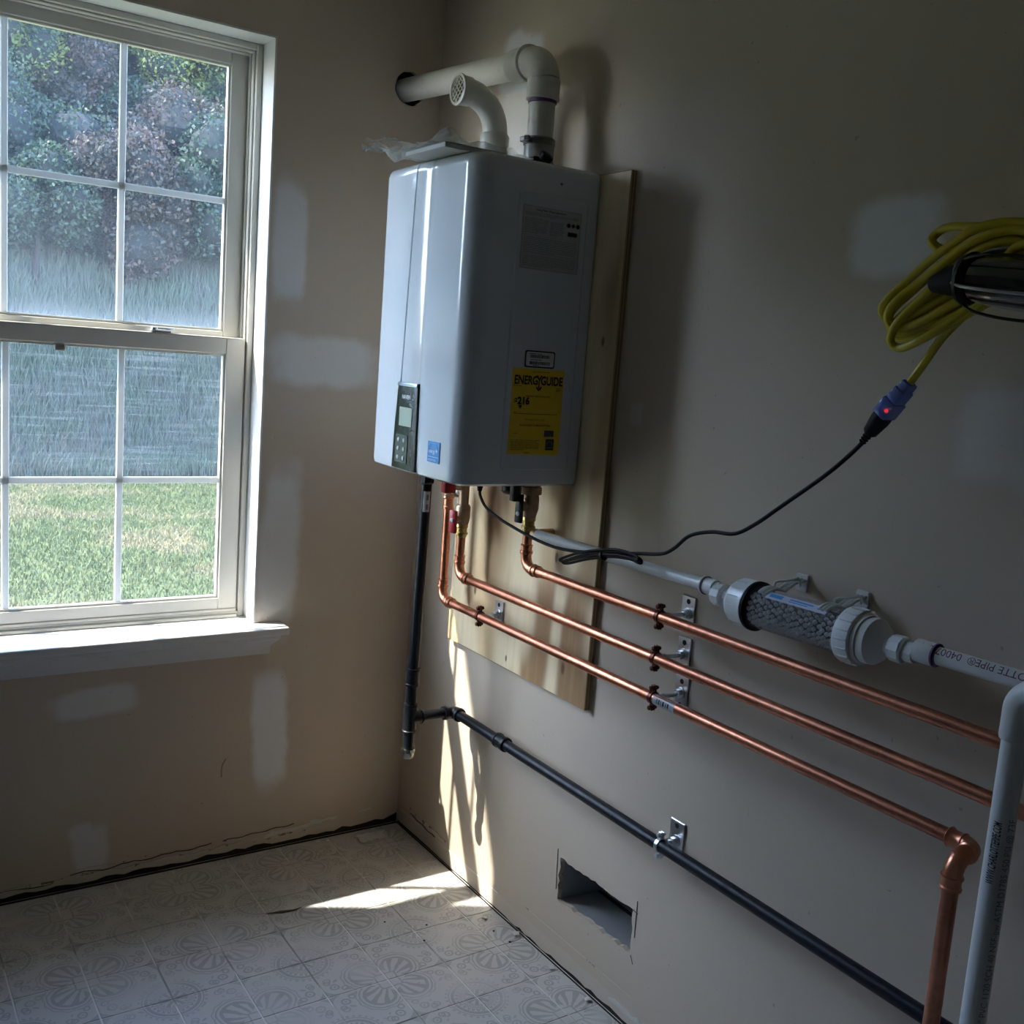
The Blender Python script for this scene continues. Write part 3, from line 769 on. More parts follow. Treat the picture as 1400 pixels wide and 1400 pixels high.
et('annual_cost', '$', .0165, EA+.0070, FB-.0760, bold=.0006); et('annual_cost', '216', .0215, EA+.0165, FB-.0770, bold=.0009, sq=.98)
b = nb(); lathe(b, (EA+.0245, YE+.0003, FB-.0825), (0, -1, 0), [(0, .0055), (.0003, .0055)], 3)
bmesh.ops.rotate(b, cent=(EA+.0245, YE, FB-.0825), matrix=Matrix.Rotation(math.radians(POINT), 3, 'Y'), verts=b.verts); obj('pointer', b, m_print, el, False)
et('small_print', 'Estimated Yearly Energy Cost', .0052, cx, FB-.0605, al='CENTER', bold=.0001)
et('small_print', 'Cost Range of Similar Models', .0045, cx-.004, FB-.1115, al='CENTER')
et('small_print', 'Estimated Gallons per Minute at 77 F Rise', .0048, cx-.002, FB-.1245, al='CENTER', bold=.0001)
b = nb()
lines(b, EA+.003, EA+.025, FB-.0075, FB-.0045, 1, YE+.0002, .0007); lines(b, EA+.05, EB-.004, FB-.0075, FB-.0045, 1, YE+.0002, .0009)
lines(b, EA+.003, EA+.057, FB-.039, FB-.036, 1, YE+.0002, .0010); lines(b, EB-.020, EB-.006, FB-.0475, FB-.0385, 3, YE+.0002, .0009)
box(b, (EA+.008, YE, FB-.0985), (EB-.012, YE+.0002, FB-.0975)); lines(b, EA+.008, EA+.022, FB-.0965, FB-.0945, 1, YE+.0002, .0010)
lines(b, EA+.008, EA+.014, FB-.105, FB-.103, 1, YE+.0002, .001); lines(b, EB-.020, EB-.012, FB-.105, FB-.103, 1, YE+.0002, .001)
lines(b, EA+.055, EA+.075, FB-.131, FB-.129, 1, YE+.0002, .001)
lines(b, EA+.012, EA+.035, FB-.1425, FB-.1395, 1, YE+.0002, .0008); lines(b, EA+.072, EA+.085, FB-.1425, FB-.1395, 1, YE+.0002, .0008)
lines(b, EA+.006, EA+.082, FA+.0095, FA+.033, 8, YE+.0002, .0008); lines(b, EA+.045, EA+.072, FA+.003, FA+.006, 1, YE+.0002, .0012)
obj('small_print', b, m_print, el, False)['kind'] = 'stuff'
b = nb(); box(b, (EB-.043, YE, FA+.0405), (EB-.017, YE+.0003, FA+.0545)); obj('capacity_block', b, m_navy, el, False)
b = nb(); box(b, (EB-.037, YE, FA+.0105), (EB-.0145, YE+.0003, FA+.0355)); obj('star_block', b, simple('dark_teal_block', (.03, .07, .08), .5), el, False)
b = nb(); lines(b, EB-.035, EB-.0165, FA+.0125, FA+.0175, 2, YE-.0001, .0007); sweep(b, arc((EB-.026, YE-.0001, FA+.022), (EB-.034, YE-.0001, FA+.022), (0, 1, 0), PI, 10), .0004, 4)
obj('block_line', b, m_rate, el, False)
# blue star sticker on the front
def front_x(y): u = (y - (HYN+HYF)/2)/((HYF-HYN)/2); return HX0 + .006*u*u
fx_ = front_x(-.69) - .0008
b = nb(); box(b, (fx_, -.7155, 1.2085), (fx_+.001, -.6625, 1.2545)); bs = obj('star_sticker', b, m_blue, wh, False)
b = nb(); sweep(b, arc((fx_-.0002, -.689, 1.229), (fx_-.0002, -.668, 1.229), (1, 0, 0), -PI if False else PI, 16), .0007, 4)
box(b, (fx_-.0003, -.712, 1.2200), (fx_, -.666, 1.2210))
obj('sticker_arc', b, m_bluew, bs, False)
text('sticker_word', 'energy', .0125, (fx_-.0004, -.668, 1.229), (0, -1, 0), (0, 0, 1), m_bluew, bs, squeeze=.85, bold=.0002)
text('sticker_word', 'ENERGY STAR', .0060, (fx_-.0004, -.6665, 1.2115), (0, -1, 0), (0, 0, 1), m_bluew, bs, squeeze=.95)
b = nb(); n0 = 0
cs = [(math.cos(PI/2 + k*PI/5)*(.0052 if k % 2 == 0 else .0021), math.sin(PI/2 + k*PI/5)*(.0052 if k % 2 == 0 else .0021)) for k in range(10)]
b.faces.new([b.verts.new((fx_-.0004, -.704 - c_[0], 1.2345 + c_[1])) for c_ in cs]); obj('sticker_star', b, m_bluew, bs, False)
# control panel (tapered, wider at the bottom)
def m_panel():
    m = M('control_panel_film', (.008, .018, .010), .28, 0, 0, .3); m.mix(m.noise(30, 4).ss(.55, .72)*.35, (.06, .09, .06)); m.bump(m.noise(45, 4, dist=1.2), .6, .003); return m.m
m_cp = m_panel()
b = nb()
def cp_ring(x, g):
    pts = []
    for (y, z) in ((-.512+g, 1.3745+g*.8), (-.606-g, 1.3745+g*.8), (-.6095-g, 1.28), (-.613-g, 1.176-g*.3), (-.498+g, 1.176-g*.3), (-.503+g, 1.28)): pts.append(b.verts.new((front_x(y) + x, y, z)))
    return pts
R0 = cp_ring(.004, .0012); R1 = cp_ring(-.0028, .0008); R2 = cp_ring(-.0038, -.0015)
for a, c in ((R0, R1), (R1, R2)):
    for k in range(6): q = (k+1) % 6; b.faces.new((a[k], a[q], c[q], c[k]))
b.faces.new(R2)
# wraps under the lower edge
b.faces.new((R0[3], R0[4], b.verts.new((HX0+.030, -.498, HZB-.0012)), b.verts.new((HX0+.030, -.613, HZB-.0012))))
bmesh.ops.recalc_face_normals(b, faces=b.faces)
cp = obj('control_panel', b, m_cp, wh, True, 30)
fp_ = lambda y: front_x(y) - .0042
b = nb(); box(b, (fp_(-.56)-.0012, -.6055, 1.3665), (fp_(-.56)+.003, -.511, 1.3740), .0015, 2); obj('panel_highlight_bar', b, simple('blue_white_highlight', (.55, .66, .80), .2, .6), cp)  # blue-white highlight along the panel top, modelled as a pale bar
b = nb(); box(b, (fp_(-.56)-.0012, -.590, 1.275), (fp_(-.56)+.001, -.528, 1.319), .001, 1); ds = obj('display', b, simple('lcd_grey_green', (.40, .48, .38), .3), cp, False)
b = nb(); box(b, (fp_(-.56)-.0008, -.575, 1.190), (fp_(-.56)+.001, -.517, 1.256), .001, 1); kp = obj('button_pad', b, simple('button_pad_dark', (.05, .07, .06), .25), cp, False)
for r_ in range(3):
    for c_ in range(2):
        b = nb(); y = -.532 - c_*.027; z = 1.243 - r_*.0205; lathe(b, (fp_(-.56)-.0006, y, z), (-1, 0, 0), [(0, .0058), (.0016, .0050), (.0022, .002)], 10); obj('button', b, m_rate, kp)
text('brand_name', 'NAVIEN', .0125, (fp_(-.56)-.0008, -.538, 1.3385), (0, -1, 0), (0, 0, 1), m_paper, cp, squeeze=.9, bold=.0005)
# underside fittings
b = nb(); box(b, (-.30, -.745, HZB-.006), (-.03, -.40, HZB+.002), .001, 1); obj('bottom_plate', b, m_zinc, wh, False)
b = nb(); lathe(b, (-.120, -.540, HZB-.002), (0, 0, -1), [(0, .014), (.012, .014), (.013, .010), (.030, .0085), (.046, .0055)], 16); obj('cord_gland', b, m_rubber, wh)
b = nb(); lathe(b, (-.10, -.655, HZB-.004), (-.25, -.15, -1), [(0, .024), (.012, .026), (.032, .024), (.036, .018)], 14); obj('drain_cap', b, m_blkpl, wh)

# ------------------------------------------------------------------ vent pipe out through the window wall
VR = .0310
ve = thing('exhaust_vent_pipe', (-.10, -.657, 1.87), 'white PVC exhaust pipe rising from the heater and turning out through the window wall', 'pipe')
p0 = Vector((-.099, .13, 2.165)); p1 = Vector((-.100, -.585, 2.116))
b = nb(); sweep(b, [p0, p1], VR, 32); obj('horizontal_pipe', b, m_pvcv, ve)
b = nb(); lathe(b, (-.100, -.535, 2.119), (0, -1, -.06), [(0, VR*1.01), (.001, VR+.0050), (.004, VR+.0062), (.050, VR+.0056), (.052, VR+.0095), (.060, VR+.0095), (.062, VR+.0045)], 32)
ec = Vector((-.100, -.602, 2.058)); pts = arc(ec, (-.100, -.598, 2.113), (1, 0, 0), math.radians(87), 12)
sweep(b, pts, VR+.0045, 32, caps=False)
pe = pts[-1]
lathe(b, (pe.x, pe.y, pe.z+.004), (0, 0, -1), [(0, VR+.0035), (.003, VR+.0065), (.036, VR+.0060), (.042, VR+.0074), (.045, VR+.006), (.046, VR)], 32)
obj('elbow', b, m_pvcv, ve)
b = nb(); lathe(b, (pe.x, pe.y, pe.z-.0405), (0, 0, -1), [(0, VR+.0008), (.008, VR+.0009), (.0085, VR)], 32); obj('primer_ring', b, m_primer, ve)
b = nb(); lathe(b, (pe.x, pe.y, pe.z-.03), (0, 0, -1), [(0, VR-.001), (.115, VR-.001)], 32); obj('vertical_pipe', b, m_pvcv, ve)
zc = 1.880
b = nb(); lathe(b, (pe.x, pe.y, zc-.012), (0, 0, 1), [(0, VR+.006), (.02, VR+.006), (.022, VR+.003), (.072, VR+.003), (.074, VR+.0005)], 32); obj('flexible_coupling', b, m_hose, ve)
b = nb(); lathe(b, (pe.x, pe.y, zc+.045), (0, 0, 1), [(0, VR+.004), (.0005, VR+.0052), (.013, VR+.0052), (.0135, VR+.004)], 36)
box(b, (pe.x-.052, pe.y-.020, zc+.046), (pe.x-.030, pe.y+.004, zc+.0575), .002, 1); cl_ = obj('hose_clamp', b, m_band, ve, True, 30)
b = nb(); lathe(b, (pe.x-.050, pe.y-.022, zc+.052), (.55, -.83, 0), [(-.004, .0062), (.006, .0062), (.0065, .005)], 6); obj('clamp_screw', b, m_screw, cl_)
b = nb(); lathe(b, (pe.x-.022, pe.y-.045, zc-.004), (.2, -.6, .8), [(0, .012), (.012, .012), (.014, .016), (.026, .016), (.028, .010)], 14); box(b, (pe.x-.045, pe.y-.050, zc-.005), (pe.x-.010, pe.y-.020, zc+.012), .003, 1); obj('test_port_cap', b, m_blkpl, ve)
# intake elbow with bird screen
IY = -.50; ix = -.1225; R_ = .0285
ie = thing('air_intake_elbow', (ix, IY, HZT), 'white PVC intake elbow on top of the heater, open end with a wire screen', 'pipe elbow')
b = nb(); lathe(b, (ix, IY, HZT-.002), (0, 0, 1), [(0, R_+.006), (.085, R_+.006), (.098, R_+.0065), (.103, R_+.004), (.106, R_)], 32)
BR = .082
pts = arc((ix-BR, IY, 1.966), (ix, IY, 1.966), (0, -1, 0), math.radians(90), 14)
sweep(b, pts, R_+.001, 32, caps=False)
pe2 = pts[-1]
lathe(b, (pe2.x+.006, IY, pe2.z), (-1, 0, 0), [(0, R_+.001), (.002, R_+.004), (.026, R_+.005), (.029, R_+.0075), (.033, R_+.0070), (.034, R_+.001), (.026, R_-.002), (.02, R_-.003)], 32, caps=False)
obj('elbow', b, m_pvcv, ie)
b = nb(); lathe(b, (pe2.x-.012, IY, pe2.z), (1, 0, 0), [(0, R_-.002), (.002, R_-.002)], 24); obj('bore_shade', b, simple('bore_shade_olive', (.07, .065, .03), .9), ie)  # dark disc paints the shade inside the open pipe
b = nb(); xm = pe2.x-.024
for s_ in (-1, 1):
    for k in range(-3, 4):
        d = k*.0105; h = math.sqrt(max(0, (R_)**2 - d*d))
        c = Vector((xm, IY + d*.7071, pe2.z + s_*-1*d*.7071)); dr = Vector((0, .7071, s_*.7071))
        sweep(b, [c - dr*h, c + dr*h], .0015, 6)
obj('bird_screen', b, simple('screen_wire', (.85, .82, .70), .4), ie)

# plastic bag with the manual on top of the heater
bk_ = thing('instruction_booklet', (-.27, -.60, HZT), 'white paper instruction booklet lying flat inside the bag on the heater', 'booklet')
b = nb(); n0 = 0; box(b, (-.385, -.735, HZT+.002), (-.245, -.56, HZT+.011), .001, 1); obj('page_block', b, m_booklet, bk_, False)
b = nb(); box(b, (-.386, -.737, HZT+.0112), (-.243, -.558, HZT+.0122)); box(b, (-.386, -.737, HZT+.0008), (-.243, -.558, HZT+.0018)); box(b, (-.2445, -.737, HZT+.001), (-.243, -.558, HZT+.012)); obj('cover', b, simple('grey_cover', (.36, .36, .34), .5), bk_, False)
bb = nb(); NU, NV = 34, 24; gp = []
for i in range(NU):
    row = []
    for j in range(NV):
        u = i/(NU-1); v = j/(NV-1)
        # long axis runs from the front overhang tip back over the booklet
        tip = Vector((-.46, -.515, HZT+.022))
        x = -.47 + u*.27; yw = .015 + .125*min(1, u*2.2)
        y = -.53 - u*.12 + (v-.5)*2*yw
        z = HZT + .016 + (.008*math.sin(u*11 + v*6) + .005*math.sin(u*23 - v*17))*(1-u*.6) + .045*math.exp(-((x+.33)**2)/.0016 - abs(y+.64)/.045) + random.uniform(-.003, .003)*(1-u)
        if -.39 < x < -.24 and -.74 < y < -.55: z = max(z, HZT + .0132)
        elif x > -.24: z = HZT + .004 + .003*math.sin(u*30 + v*9)
        row.append(bb.verts.new((x, y, z)))
    gp.append(row)
for i in range(NU-1):
    for j in range(NV-1): bb.faces.new((gp[i][j], gp[i+1][j], gp[i+1][j+1], gp[i][j+1]))
tag(obj('plastic_bag', bb, m_film, None, False), 'crumpled clear plastic bag draped over the front edge on top of the heater', 'plastic bag')

# ------------------------------------------------------------------ gas pipe
IR = .0135; GY = -.372; GX_ = -.182; GZ = .488; BX = -.047
gp_ = thing('gas_pipe', (BX, -1.2, GZ), 'black iron gas pipe dropping below the heater and running low along the wall', 'pipe')
topg = Vector((-.188, -.395, 1.150)); te = Vector((GX_, GY, GZ))
b = nb(); sweep(b, [topg, te], IR, 24); dp = obj('drop_pipe', b, m_iron, gp_)
b = nb(); lathe(b, topg + Vector((0, 0, .016)), (0, .03, -1), [(0, .020), (.004, .024), (.022, .024), (.026, .019), (.044, .0185), (.048, .014)], 8); obj('union_nut', b, m_ironf, gp_, True, 25)
# paper sticker wrapped on the drop pipe
b = nb(); c0 = topg.lerp(te, .075); c1 = topg.lerp(te, .155); ax = (c1-c0).normalized(); od = Vector((-.5, -.86, 0)); od = (od - ax*od.dot(ax)).normalized(); sd_ = ax.cross(od)
A = []
for k in range(7):
    a = (-50 + 75*k/6)*PI/180
    d = (od*math.cos(a) + sd_*math.sin(a))*(IR+.0005); A.append((b.verts.new(c0+d), b.verts.new(c1+d)))
for p, q in zip(A, A[1:]): b.faces.new((p[0], q[0], q[1], p[1]))
sp = obj('pipe_sticker', b, m_paper, gp_)
b = nb()
for t0, t1 in ((.15, .42), (.62, .88)):
    c2 = c0.lerp(c1, t0); c3 = c0.lerp(c1, t1); A = []
    for k in range(4):
        a = (-32 + 24*k/3)*PI/180; d = (od*math.cos(a) + sd_*math.sin(a))*(IR+.0011); A.append((b.verts.new(c2+d), b.verts.new(c3+d)))
    for p, q in zip(A, A[1:]): b.faces.new((p[0], q[0], q[1], p[1]))
obj('sticker_print', b, m_ratep, sp, False)
def bead(bm, o, d, r, L=.030, lip=.003, n=24):
    """banded fitting socket starting at o going along d"""
    return lathe(bm, o, d, [(0, r+.001), (.0008, r+lip), (.006, r+lip+.0012), (.010, r+lip), (.011, r+.0022), (L-.001, r+.0022), (L, r)], n)
drz = te + (topg-te).normalized()*.115
b = nb(); lathe(b, drz, (topg-te), [(-.025, IR), (-.024, IR+.0045), (-.018, IR+.0052), (-.016, IR+.0035), (.016, IR+.0035), (.018, IR+.0052), (.024, IR+.0045), (.025, IR)], 24); obj('coupling', b, m_ironf, gp_)
b = nb()
lathe(b, te + Vector((0, 0, .040)), (0, 0, -1), [(0, IR), (.0005, IR+.005), (.007, IR+.006), (.009, IR+.0038), (.071, IR+.0038), (.073, IR+.006), (.0795, IR+.005), (.080, IR)], 24)
lathe(b, te + Vector((.004, 0, 0)), (1, 0, 0), [(0, IR+.0035), (.026, IR+.0036), (.028, IR+.006), (.0345, IR+.005), (.035, IR)], 24)
obj('tee', b, m_ironf, gp_)
b = nb(); sweep(b, [te + Vector((.03, 0, 0)), Vector((BX, GY, GZ))], IR*.98, 24); obj('branch_nipple', b, m_iron, gp_)
b = nb(); lathe(b, te + Vector((0, 0, -.03)), (0, 0, -1), [(0, IR), (.062, IR)], 24); obj('drip_nipple', b, m_iron, gp_)
b = nb(); lathe(b, te + Vector((0, 0, -.083)), (0, 0, -1), [(0, IR), (.0005, IR+.0045), (.008, IR+.0058), (.010, IR+.0032), (.020, IR+.0030), (.026, IR+.0005), (.029, IR*.6)], 24); obj('drip_cap', b, m_capm, gp_)
b = nb()
lathe(b, (BX-.034, GY, GZ), (1, 0, 0), [(0, IR), (.0005, IR+.005), (.007, IR+.006), (.009, IR+.0035), (.020, IR+.0035)], 24, caps=True)
sweep(b, arc((BX-.018, GY-.018, GZ), (BX-.018, GY, GZ), (0, 0, 1), -PI/2, 8), IR+.0036, 24)
lathe(b, (BX, GY-.034, GZ), (0, 1, 0), [(0, IR), (.0005, IR+.005), (.007, IR+.006), (.009, IR+.0035), (.020, IR+.0035)], 24)
obj('elbow', b, m_ironf, gp_)
b = nb(); sweep(b, [(BX, GY-.02, GZ), (BX, -2.6, GZ-.003)], IR, 24); obj('wall_run_pipe', b, m_iron, gp_)
b = nb(); lathe(b, (BX, -.590, GZ), (0, -1, 0), [(0, IR), (.0005, IR+.005), (.008, IR+.0056), (.010, IR+.0036), (.034, IR+.0036), (.036, IR+.0056), (.044, IR+.005), (.045, IR)], 24)
for k in range(3):
    a = math.radians(100 + 60*k)
    box(b, (BX + (IR+.003)*math.cos(a)-.0012, -.625, GZ + (IR+.003)*math.sin(a)-.0012), (BX + (IR+.006)*math.cos(a)+.0012, -.600, GZ + (IR+.006)*math.sin(a)+.0012))
obj('coupling', b, m_ironf, gp_)

# ------------------------------------------------------------------ copper pipes
CR_ = .0113; CX = -.080
def cu_elbow(bm, p, d1, d2, R=.030):
    """90 degree bend: comes from p - along d1 and leaves along d2, centre line corner at p"""
    d1 = Vector(d1); d2 = Vector(d2); p = Vector(p)
    c = p - d1*R + d2*R; axis = d1.cross(d2).normalized()
    pts = arc(c, p - d1*R, axis, PI/2, 10)
    sweep(bm, pts, CR_+.0016, 24)
    for q, d in ((p - d1*R, -d1), (p + d2*R, d2)):
        lathe(bm, q, d, [(-.002, CR_+.0016), (.002, CR_+.0016), (.003, CR_+.0038), (.0065, CR_+.0045), (.010, CR_+.0038), (.011, CR_+.0018), (.021, CR_+.0018), (.0225, CR_+.0034), (.0245, CR_+.0034), (.026, CR_+.0006)], 24)
DN = (0, 0, -1); NY = (0, -1, 0)
# bottom pipe (relief branch)
V1Y, V1Z = -.325, .7945
c1_ = thing('copper_pipe', (CX, -1.1, V1Z), 'lowest copper pipe, bending from the relief branch and ending in a shiny elbow at right', 'pipe')
b = nb(); sweep(b, [(CX, V1Y, 1.075), (CX, V1Y, V1Z+.03)], CR_, 24); obj('vertical_pipe', b, m_cu, c1_)
b = nb(); cu_elbow(b, (CX, V1Y, V1Z), DN, NY); obj('elbow', b, m_cu_new, c1_)
b = nb(); sweep(b, [(CX, V1Y-.03, V1Z), (CX, -1.88, V1Z+.004)], CR_, 24); obj('horizontal_pipe', b, m_cu, c1_)
b = nb(); lathe(b, (CX, V1Y, 1.040), (0, 0, 1), [(0, CR_), (.001, CR_+.004), (.006, CR_+.005), (.010, CR_+.002), (.028, CR_+.002), (.031, CR_+.005), (.036, CR_+.004), (.038, CR_)], 24); obj('press_adapter', b, m_cu_new, c1_)
b = nb(); sweep(b, arc((CX, V1Y-.020, 1.078), (CX, V1Y, 1.078), (1, 0, 0), PI/2, 8), .0145, 20)
lathe(b, (CX, V1Y-.018, 1.098), (0, -1, 0), [(0, .019), (.008, .019), (.009, .016), (.020, .016), (.021, .020), (.030, .020), (.031, .012), (.060, .011)], 20)
lathe(b, (CX, V1Y+.012, 1.096), (0, 1, 0), [(-.02, .017), (0, .018), (.003, .015)], 20)
obj('relief_elbow', b, m_bronze, c1_)
b = nb(); lathe(b, (CX, V1Y-.050, 1.098), (0, -1, 0), [(0, .0125), (.012, .0125)], 20); obj('paint_band', b, m_bluew, c1_)
# end of the lowest pipe: elbow towards the room, then elbow down
ey = -1.885
b = nb()
lathe(b, (CX, -1.845, V1Z+.004), (0, -1, 0), [(0, CR_), (.001, CR_+.003), (.003, CR_+.0045), (.006, CR_+.003), (.008, CR_+.0018), (.022, CR_+.0018), (.025, CR_+.0035)], 24)
sweep(b, arc((CX-.024, -1.868, V1Z+.004), (CX, -1.868, V1Z+.004), (0, 0, 1), -PI/2, 8), CR_+.0018, 24)
lathe(b, (CX-.022, -1.892, V1Z+.004), (-1, 0, 0), [(0, CR_+.002), (.002, CR_+.0045), (.006, CR_+.0045), (.008, CR_+.002), (.014, CR_+.002)], 24)
obj('end_elbow', b, m_cu_new, c1_)
b = nb()
pz = V1Z+.004
sweep(b, arc((CX-.030, -1.892, pz-.026), (CX-.030, -1.892, pz), (0, -1, 0), PI/2 , 10), CR_+.0022, 24)
q_ = Vector((CX-.056, -1.892, pz-.026))
lathe(b, q_ + Vector((0, 0, .002)), (0, 0, -1), [(0, CR_+.002), (.002, CR_+.0025), (.003, CR_+.0048), (.006, CR_+.0048), (.0075, CR_+.0022), (.018, CR_+.0022), (.020, CR_+.0042), (.023, CR_+.0042), (.024, CR_)], 24)
obj('drop_elbow', b, m_cu_new, c1_)
b = nb(); sweep(b, [q_, (q_.x+.004, q_.y, .02)], CR_+.0003, 24); obj('drop_pipe', b, m_cu, c1_)
b = nb()
A = []
for k in range(8):
    a = math.radians(95 + 150*k/7); d = Vector((math.cos(a), 0, math.sin(a)))*(CR_+.0004)
    A.append((b.verts.new(Vector((CX, -1.194, V1Z+.0018)) + d), b.verts.new(Vector((CX, -1.256, V1Z+.002)) + d)))
for p, q in zip(A, A[1:]): b.faces.new((p[0], q[0], q[1], p[1]))
sk_ = obj('barcode_sticker', b, m_rate, c1_)
b = nb()
for y0_, w in ((-1.206, .002), (-1.210, .001), (-1.213, .003), (-1.219, .0015), (-1.224, .005), (-1.233, .002), (-1.238, .004)):
    A = []
    for k in range(4):
        a = math.radians(150 + 45*k/3); d = Vector((math.cos(a), 0, math.sin(a)))*(CR_+.0009)
        A.append((b.verts.new(Vector((CX, y0_, V1Z+.0019)) + d), b.verts.new(Vector((CX, y0_-w, V1Z+.0019)) + d)))
    for p, q in zip(A, A[1:]): b.faces.new((p[0], q[0], q[1], p[1]))
obj('barcode', b, m_print, sk_, False)['kind'] = 'stuff'
# middle pipe (hot, red valve)
V2Y, V2Z = -.402, .8755
c2_ = thing('copper_pipe', (CX, -1.2, V2Z), 'middle copper pipe, joined to the brass valve with the red handles', 'pipe')
b = nb(); sweep(b, [(CX, V2Y, 1.02), (CX, V2Y, V2Z+.03)], CR_, 24); obj('vertical_pipe', b, m_cu, c2_)
b = nb(); cu_elbow(b, (CX, V2Y, V2Z), DN, NY); obj('elbow', b, m_cu_new, c2_)
b = nb(); sweep(b, [(CX, V2Y-.03, V2Z), (CX, -2.35, V2Z+.004)], CR_, 24); obj('horizontal_pipe', b, m_cu, c2_)
V3Y, V3Z = -.702, .962
c3_ = thing('copper_pipe', (CX, -1.4, V3Z), 'topmost copper pipe, joined to the bronze valve with the black handle', 'pipe')
b = nb(); sweep(b, [(CX, V3Y, 1.085), (CX, V3Y, V3Z+.03)], CR_, 24); obj('vertical_pipe', b, m_cu, c3_)
b = nb(); cu_elbow(b, (CX, V3Y, V3Z), DN, NY); obj('elbow', b, m_cu_new, c3_)
b = nb(); sweep(b, [(CX, V3Y-.03, V3Z), (CX, -2.35, V3Z+.004)], CR_, 24); obj('horizontal_pipe', b, m_cu, c3_)
def press(bm, y, z):
    return lathe(bm, (CX, y, z), (0, 0, -1), [(0, .0155), (.002, .0165), (.008, .0165), (.010, .0142), (.020, .0142), (.022, .0170), (.027, .0170), (.029, .0140), (.034, .0138), (.035, .0115)], 24)
# red valve
v2 = thing('service_valve', (CX, V2Y, 1.02), 'brass service valve with red handles between heater and middle copper pipe', 'valve')
b = nb(); press(b, V2Y, 1.013); obj('press_socket', b, m_brass, v2)
b = nb(); lathe(b, (CX, V2Y, 1.166), (0, 0, -1), [(0, .021), (.014, .021), (.015, .0135), (.100, .0135), (.102, .017), (.107, .020), (.135, .020), (.147, .0175), (.154, .0155)], 20)
lathe(b, (CX, V2Y, 1.026), (-.95, -.30, 0), [(0, .012), (.032, .010)], 14)
lathe(b, (CX, V2Y, 1.110), (-1, 0, 0), [(0, .009), (.036, .008)], 14)
obj('valve_body', b, m_bronze, v2)
hd = Vector((-.95, -.30, 0)).normalized()
b = nb(); c = Vector((CX, V2Y, 1.026)) + hd*.036; n0 = 0
box(b, (-.0045, -.0115, -.034), (.0045, .0115, .026), .003, 2); Rm = hd.to_track_quat('X', 'Z').to_matrix().to_4x4(); Rm.translation = c; xf(b, 0, Rm)
h1 = obj('red_handle', b, m_red, v2)
b = nb(); lathe(b, c + hd*.0045, hd, [(0, .006), (.002, .0055), (.003, .003)], 12); obj('handle_screw', b, m_trim, h1)
b = nb(); RTX, RTY, RTZ = -.130, -.405, 1.106
box(b, (RTX-.016, RTY-.012, RTZ-.010), (RTX+.016, RTY+.012, RTZ+.018), .003, 2); obj('red_handle', b, m_red, v2)
# black handled valve
v3 = thing('service_valve', (CX, V3Y, 1.09), 'bronze service valve with black handle between heater and topmost copper pipe', 'valve')
b = nb(); press(b, V3Y, 1.083); obj('press_socket', b, m_brass, v3)
b = nb(); lathe(b, (CX, V3Y, 1.168), (0, 0, -1), [(0, .022), (.010, .022), (.0105, .017), (.020, .017)], 20); hexnut(b, (CX, V3Y, 1.155), DN, .0255, .018, 8)
lathe(b, (CX, V3Y, 1.138), (0, 0, -1), [(0, .0185), (.010, .021), (.035, .021), (.048, .0175), (.056, .0155)], 20)
lathe(b, (CX, V3Y, 1.110), (-.97, -.22, 0), [(0, .013), (.034, .011)], 14); hexnut(b, Vector((CX, V3Y, 1.148)) + Vector((-.02, .016, 0)), (-.6, .5, 0), .012, .014)
obj('valve_body', b, m_bronze, v3)
hd = Vector((-.97, -.22, 0)).normalized(); c = Vector((CX, V3Y, 1.105)) + hd*.036
b = nb(); box(b, (-.004, -.011, -.034), (.004, .011, .034), .003, 2); Rm = hd.to_track_quat('X', 'Z').to_matrix().to_4x4(); Rm.translation = c; xf(b, 0, Rm); h2 = obj('black_handle', b, m_blkpl, v3)
b = nb(); box(b, (-.006, -.009, -.006), (.012, .009, .045), .003, 2); Rm2 = Rm.copy(); Rm2.translation = c + Vector((-.008, .008, .022)); xf(b, 0, Rm2); obj('black_handle', b, m_blkpl, v3)
b = nb(); lathe(b, c + hd*.004 + Vector((0, 0, -.012)), hd, [(0, .0058), (.002, .0052), (.003, .003)], 12); obj('handle_screw', b, m_trim, h2)

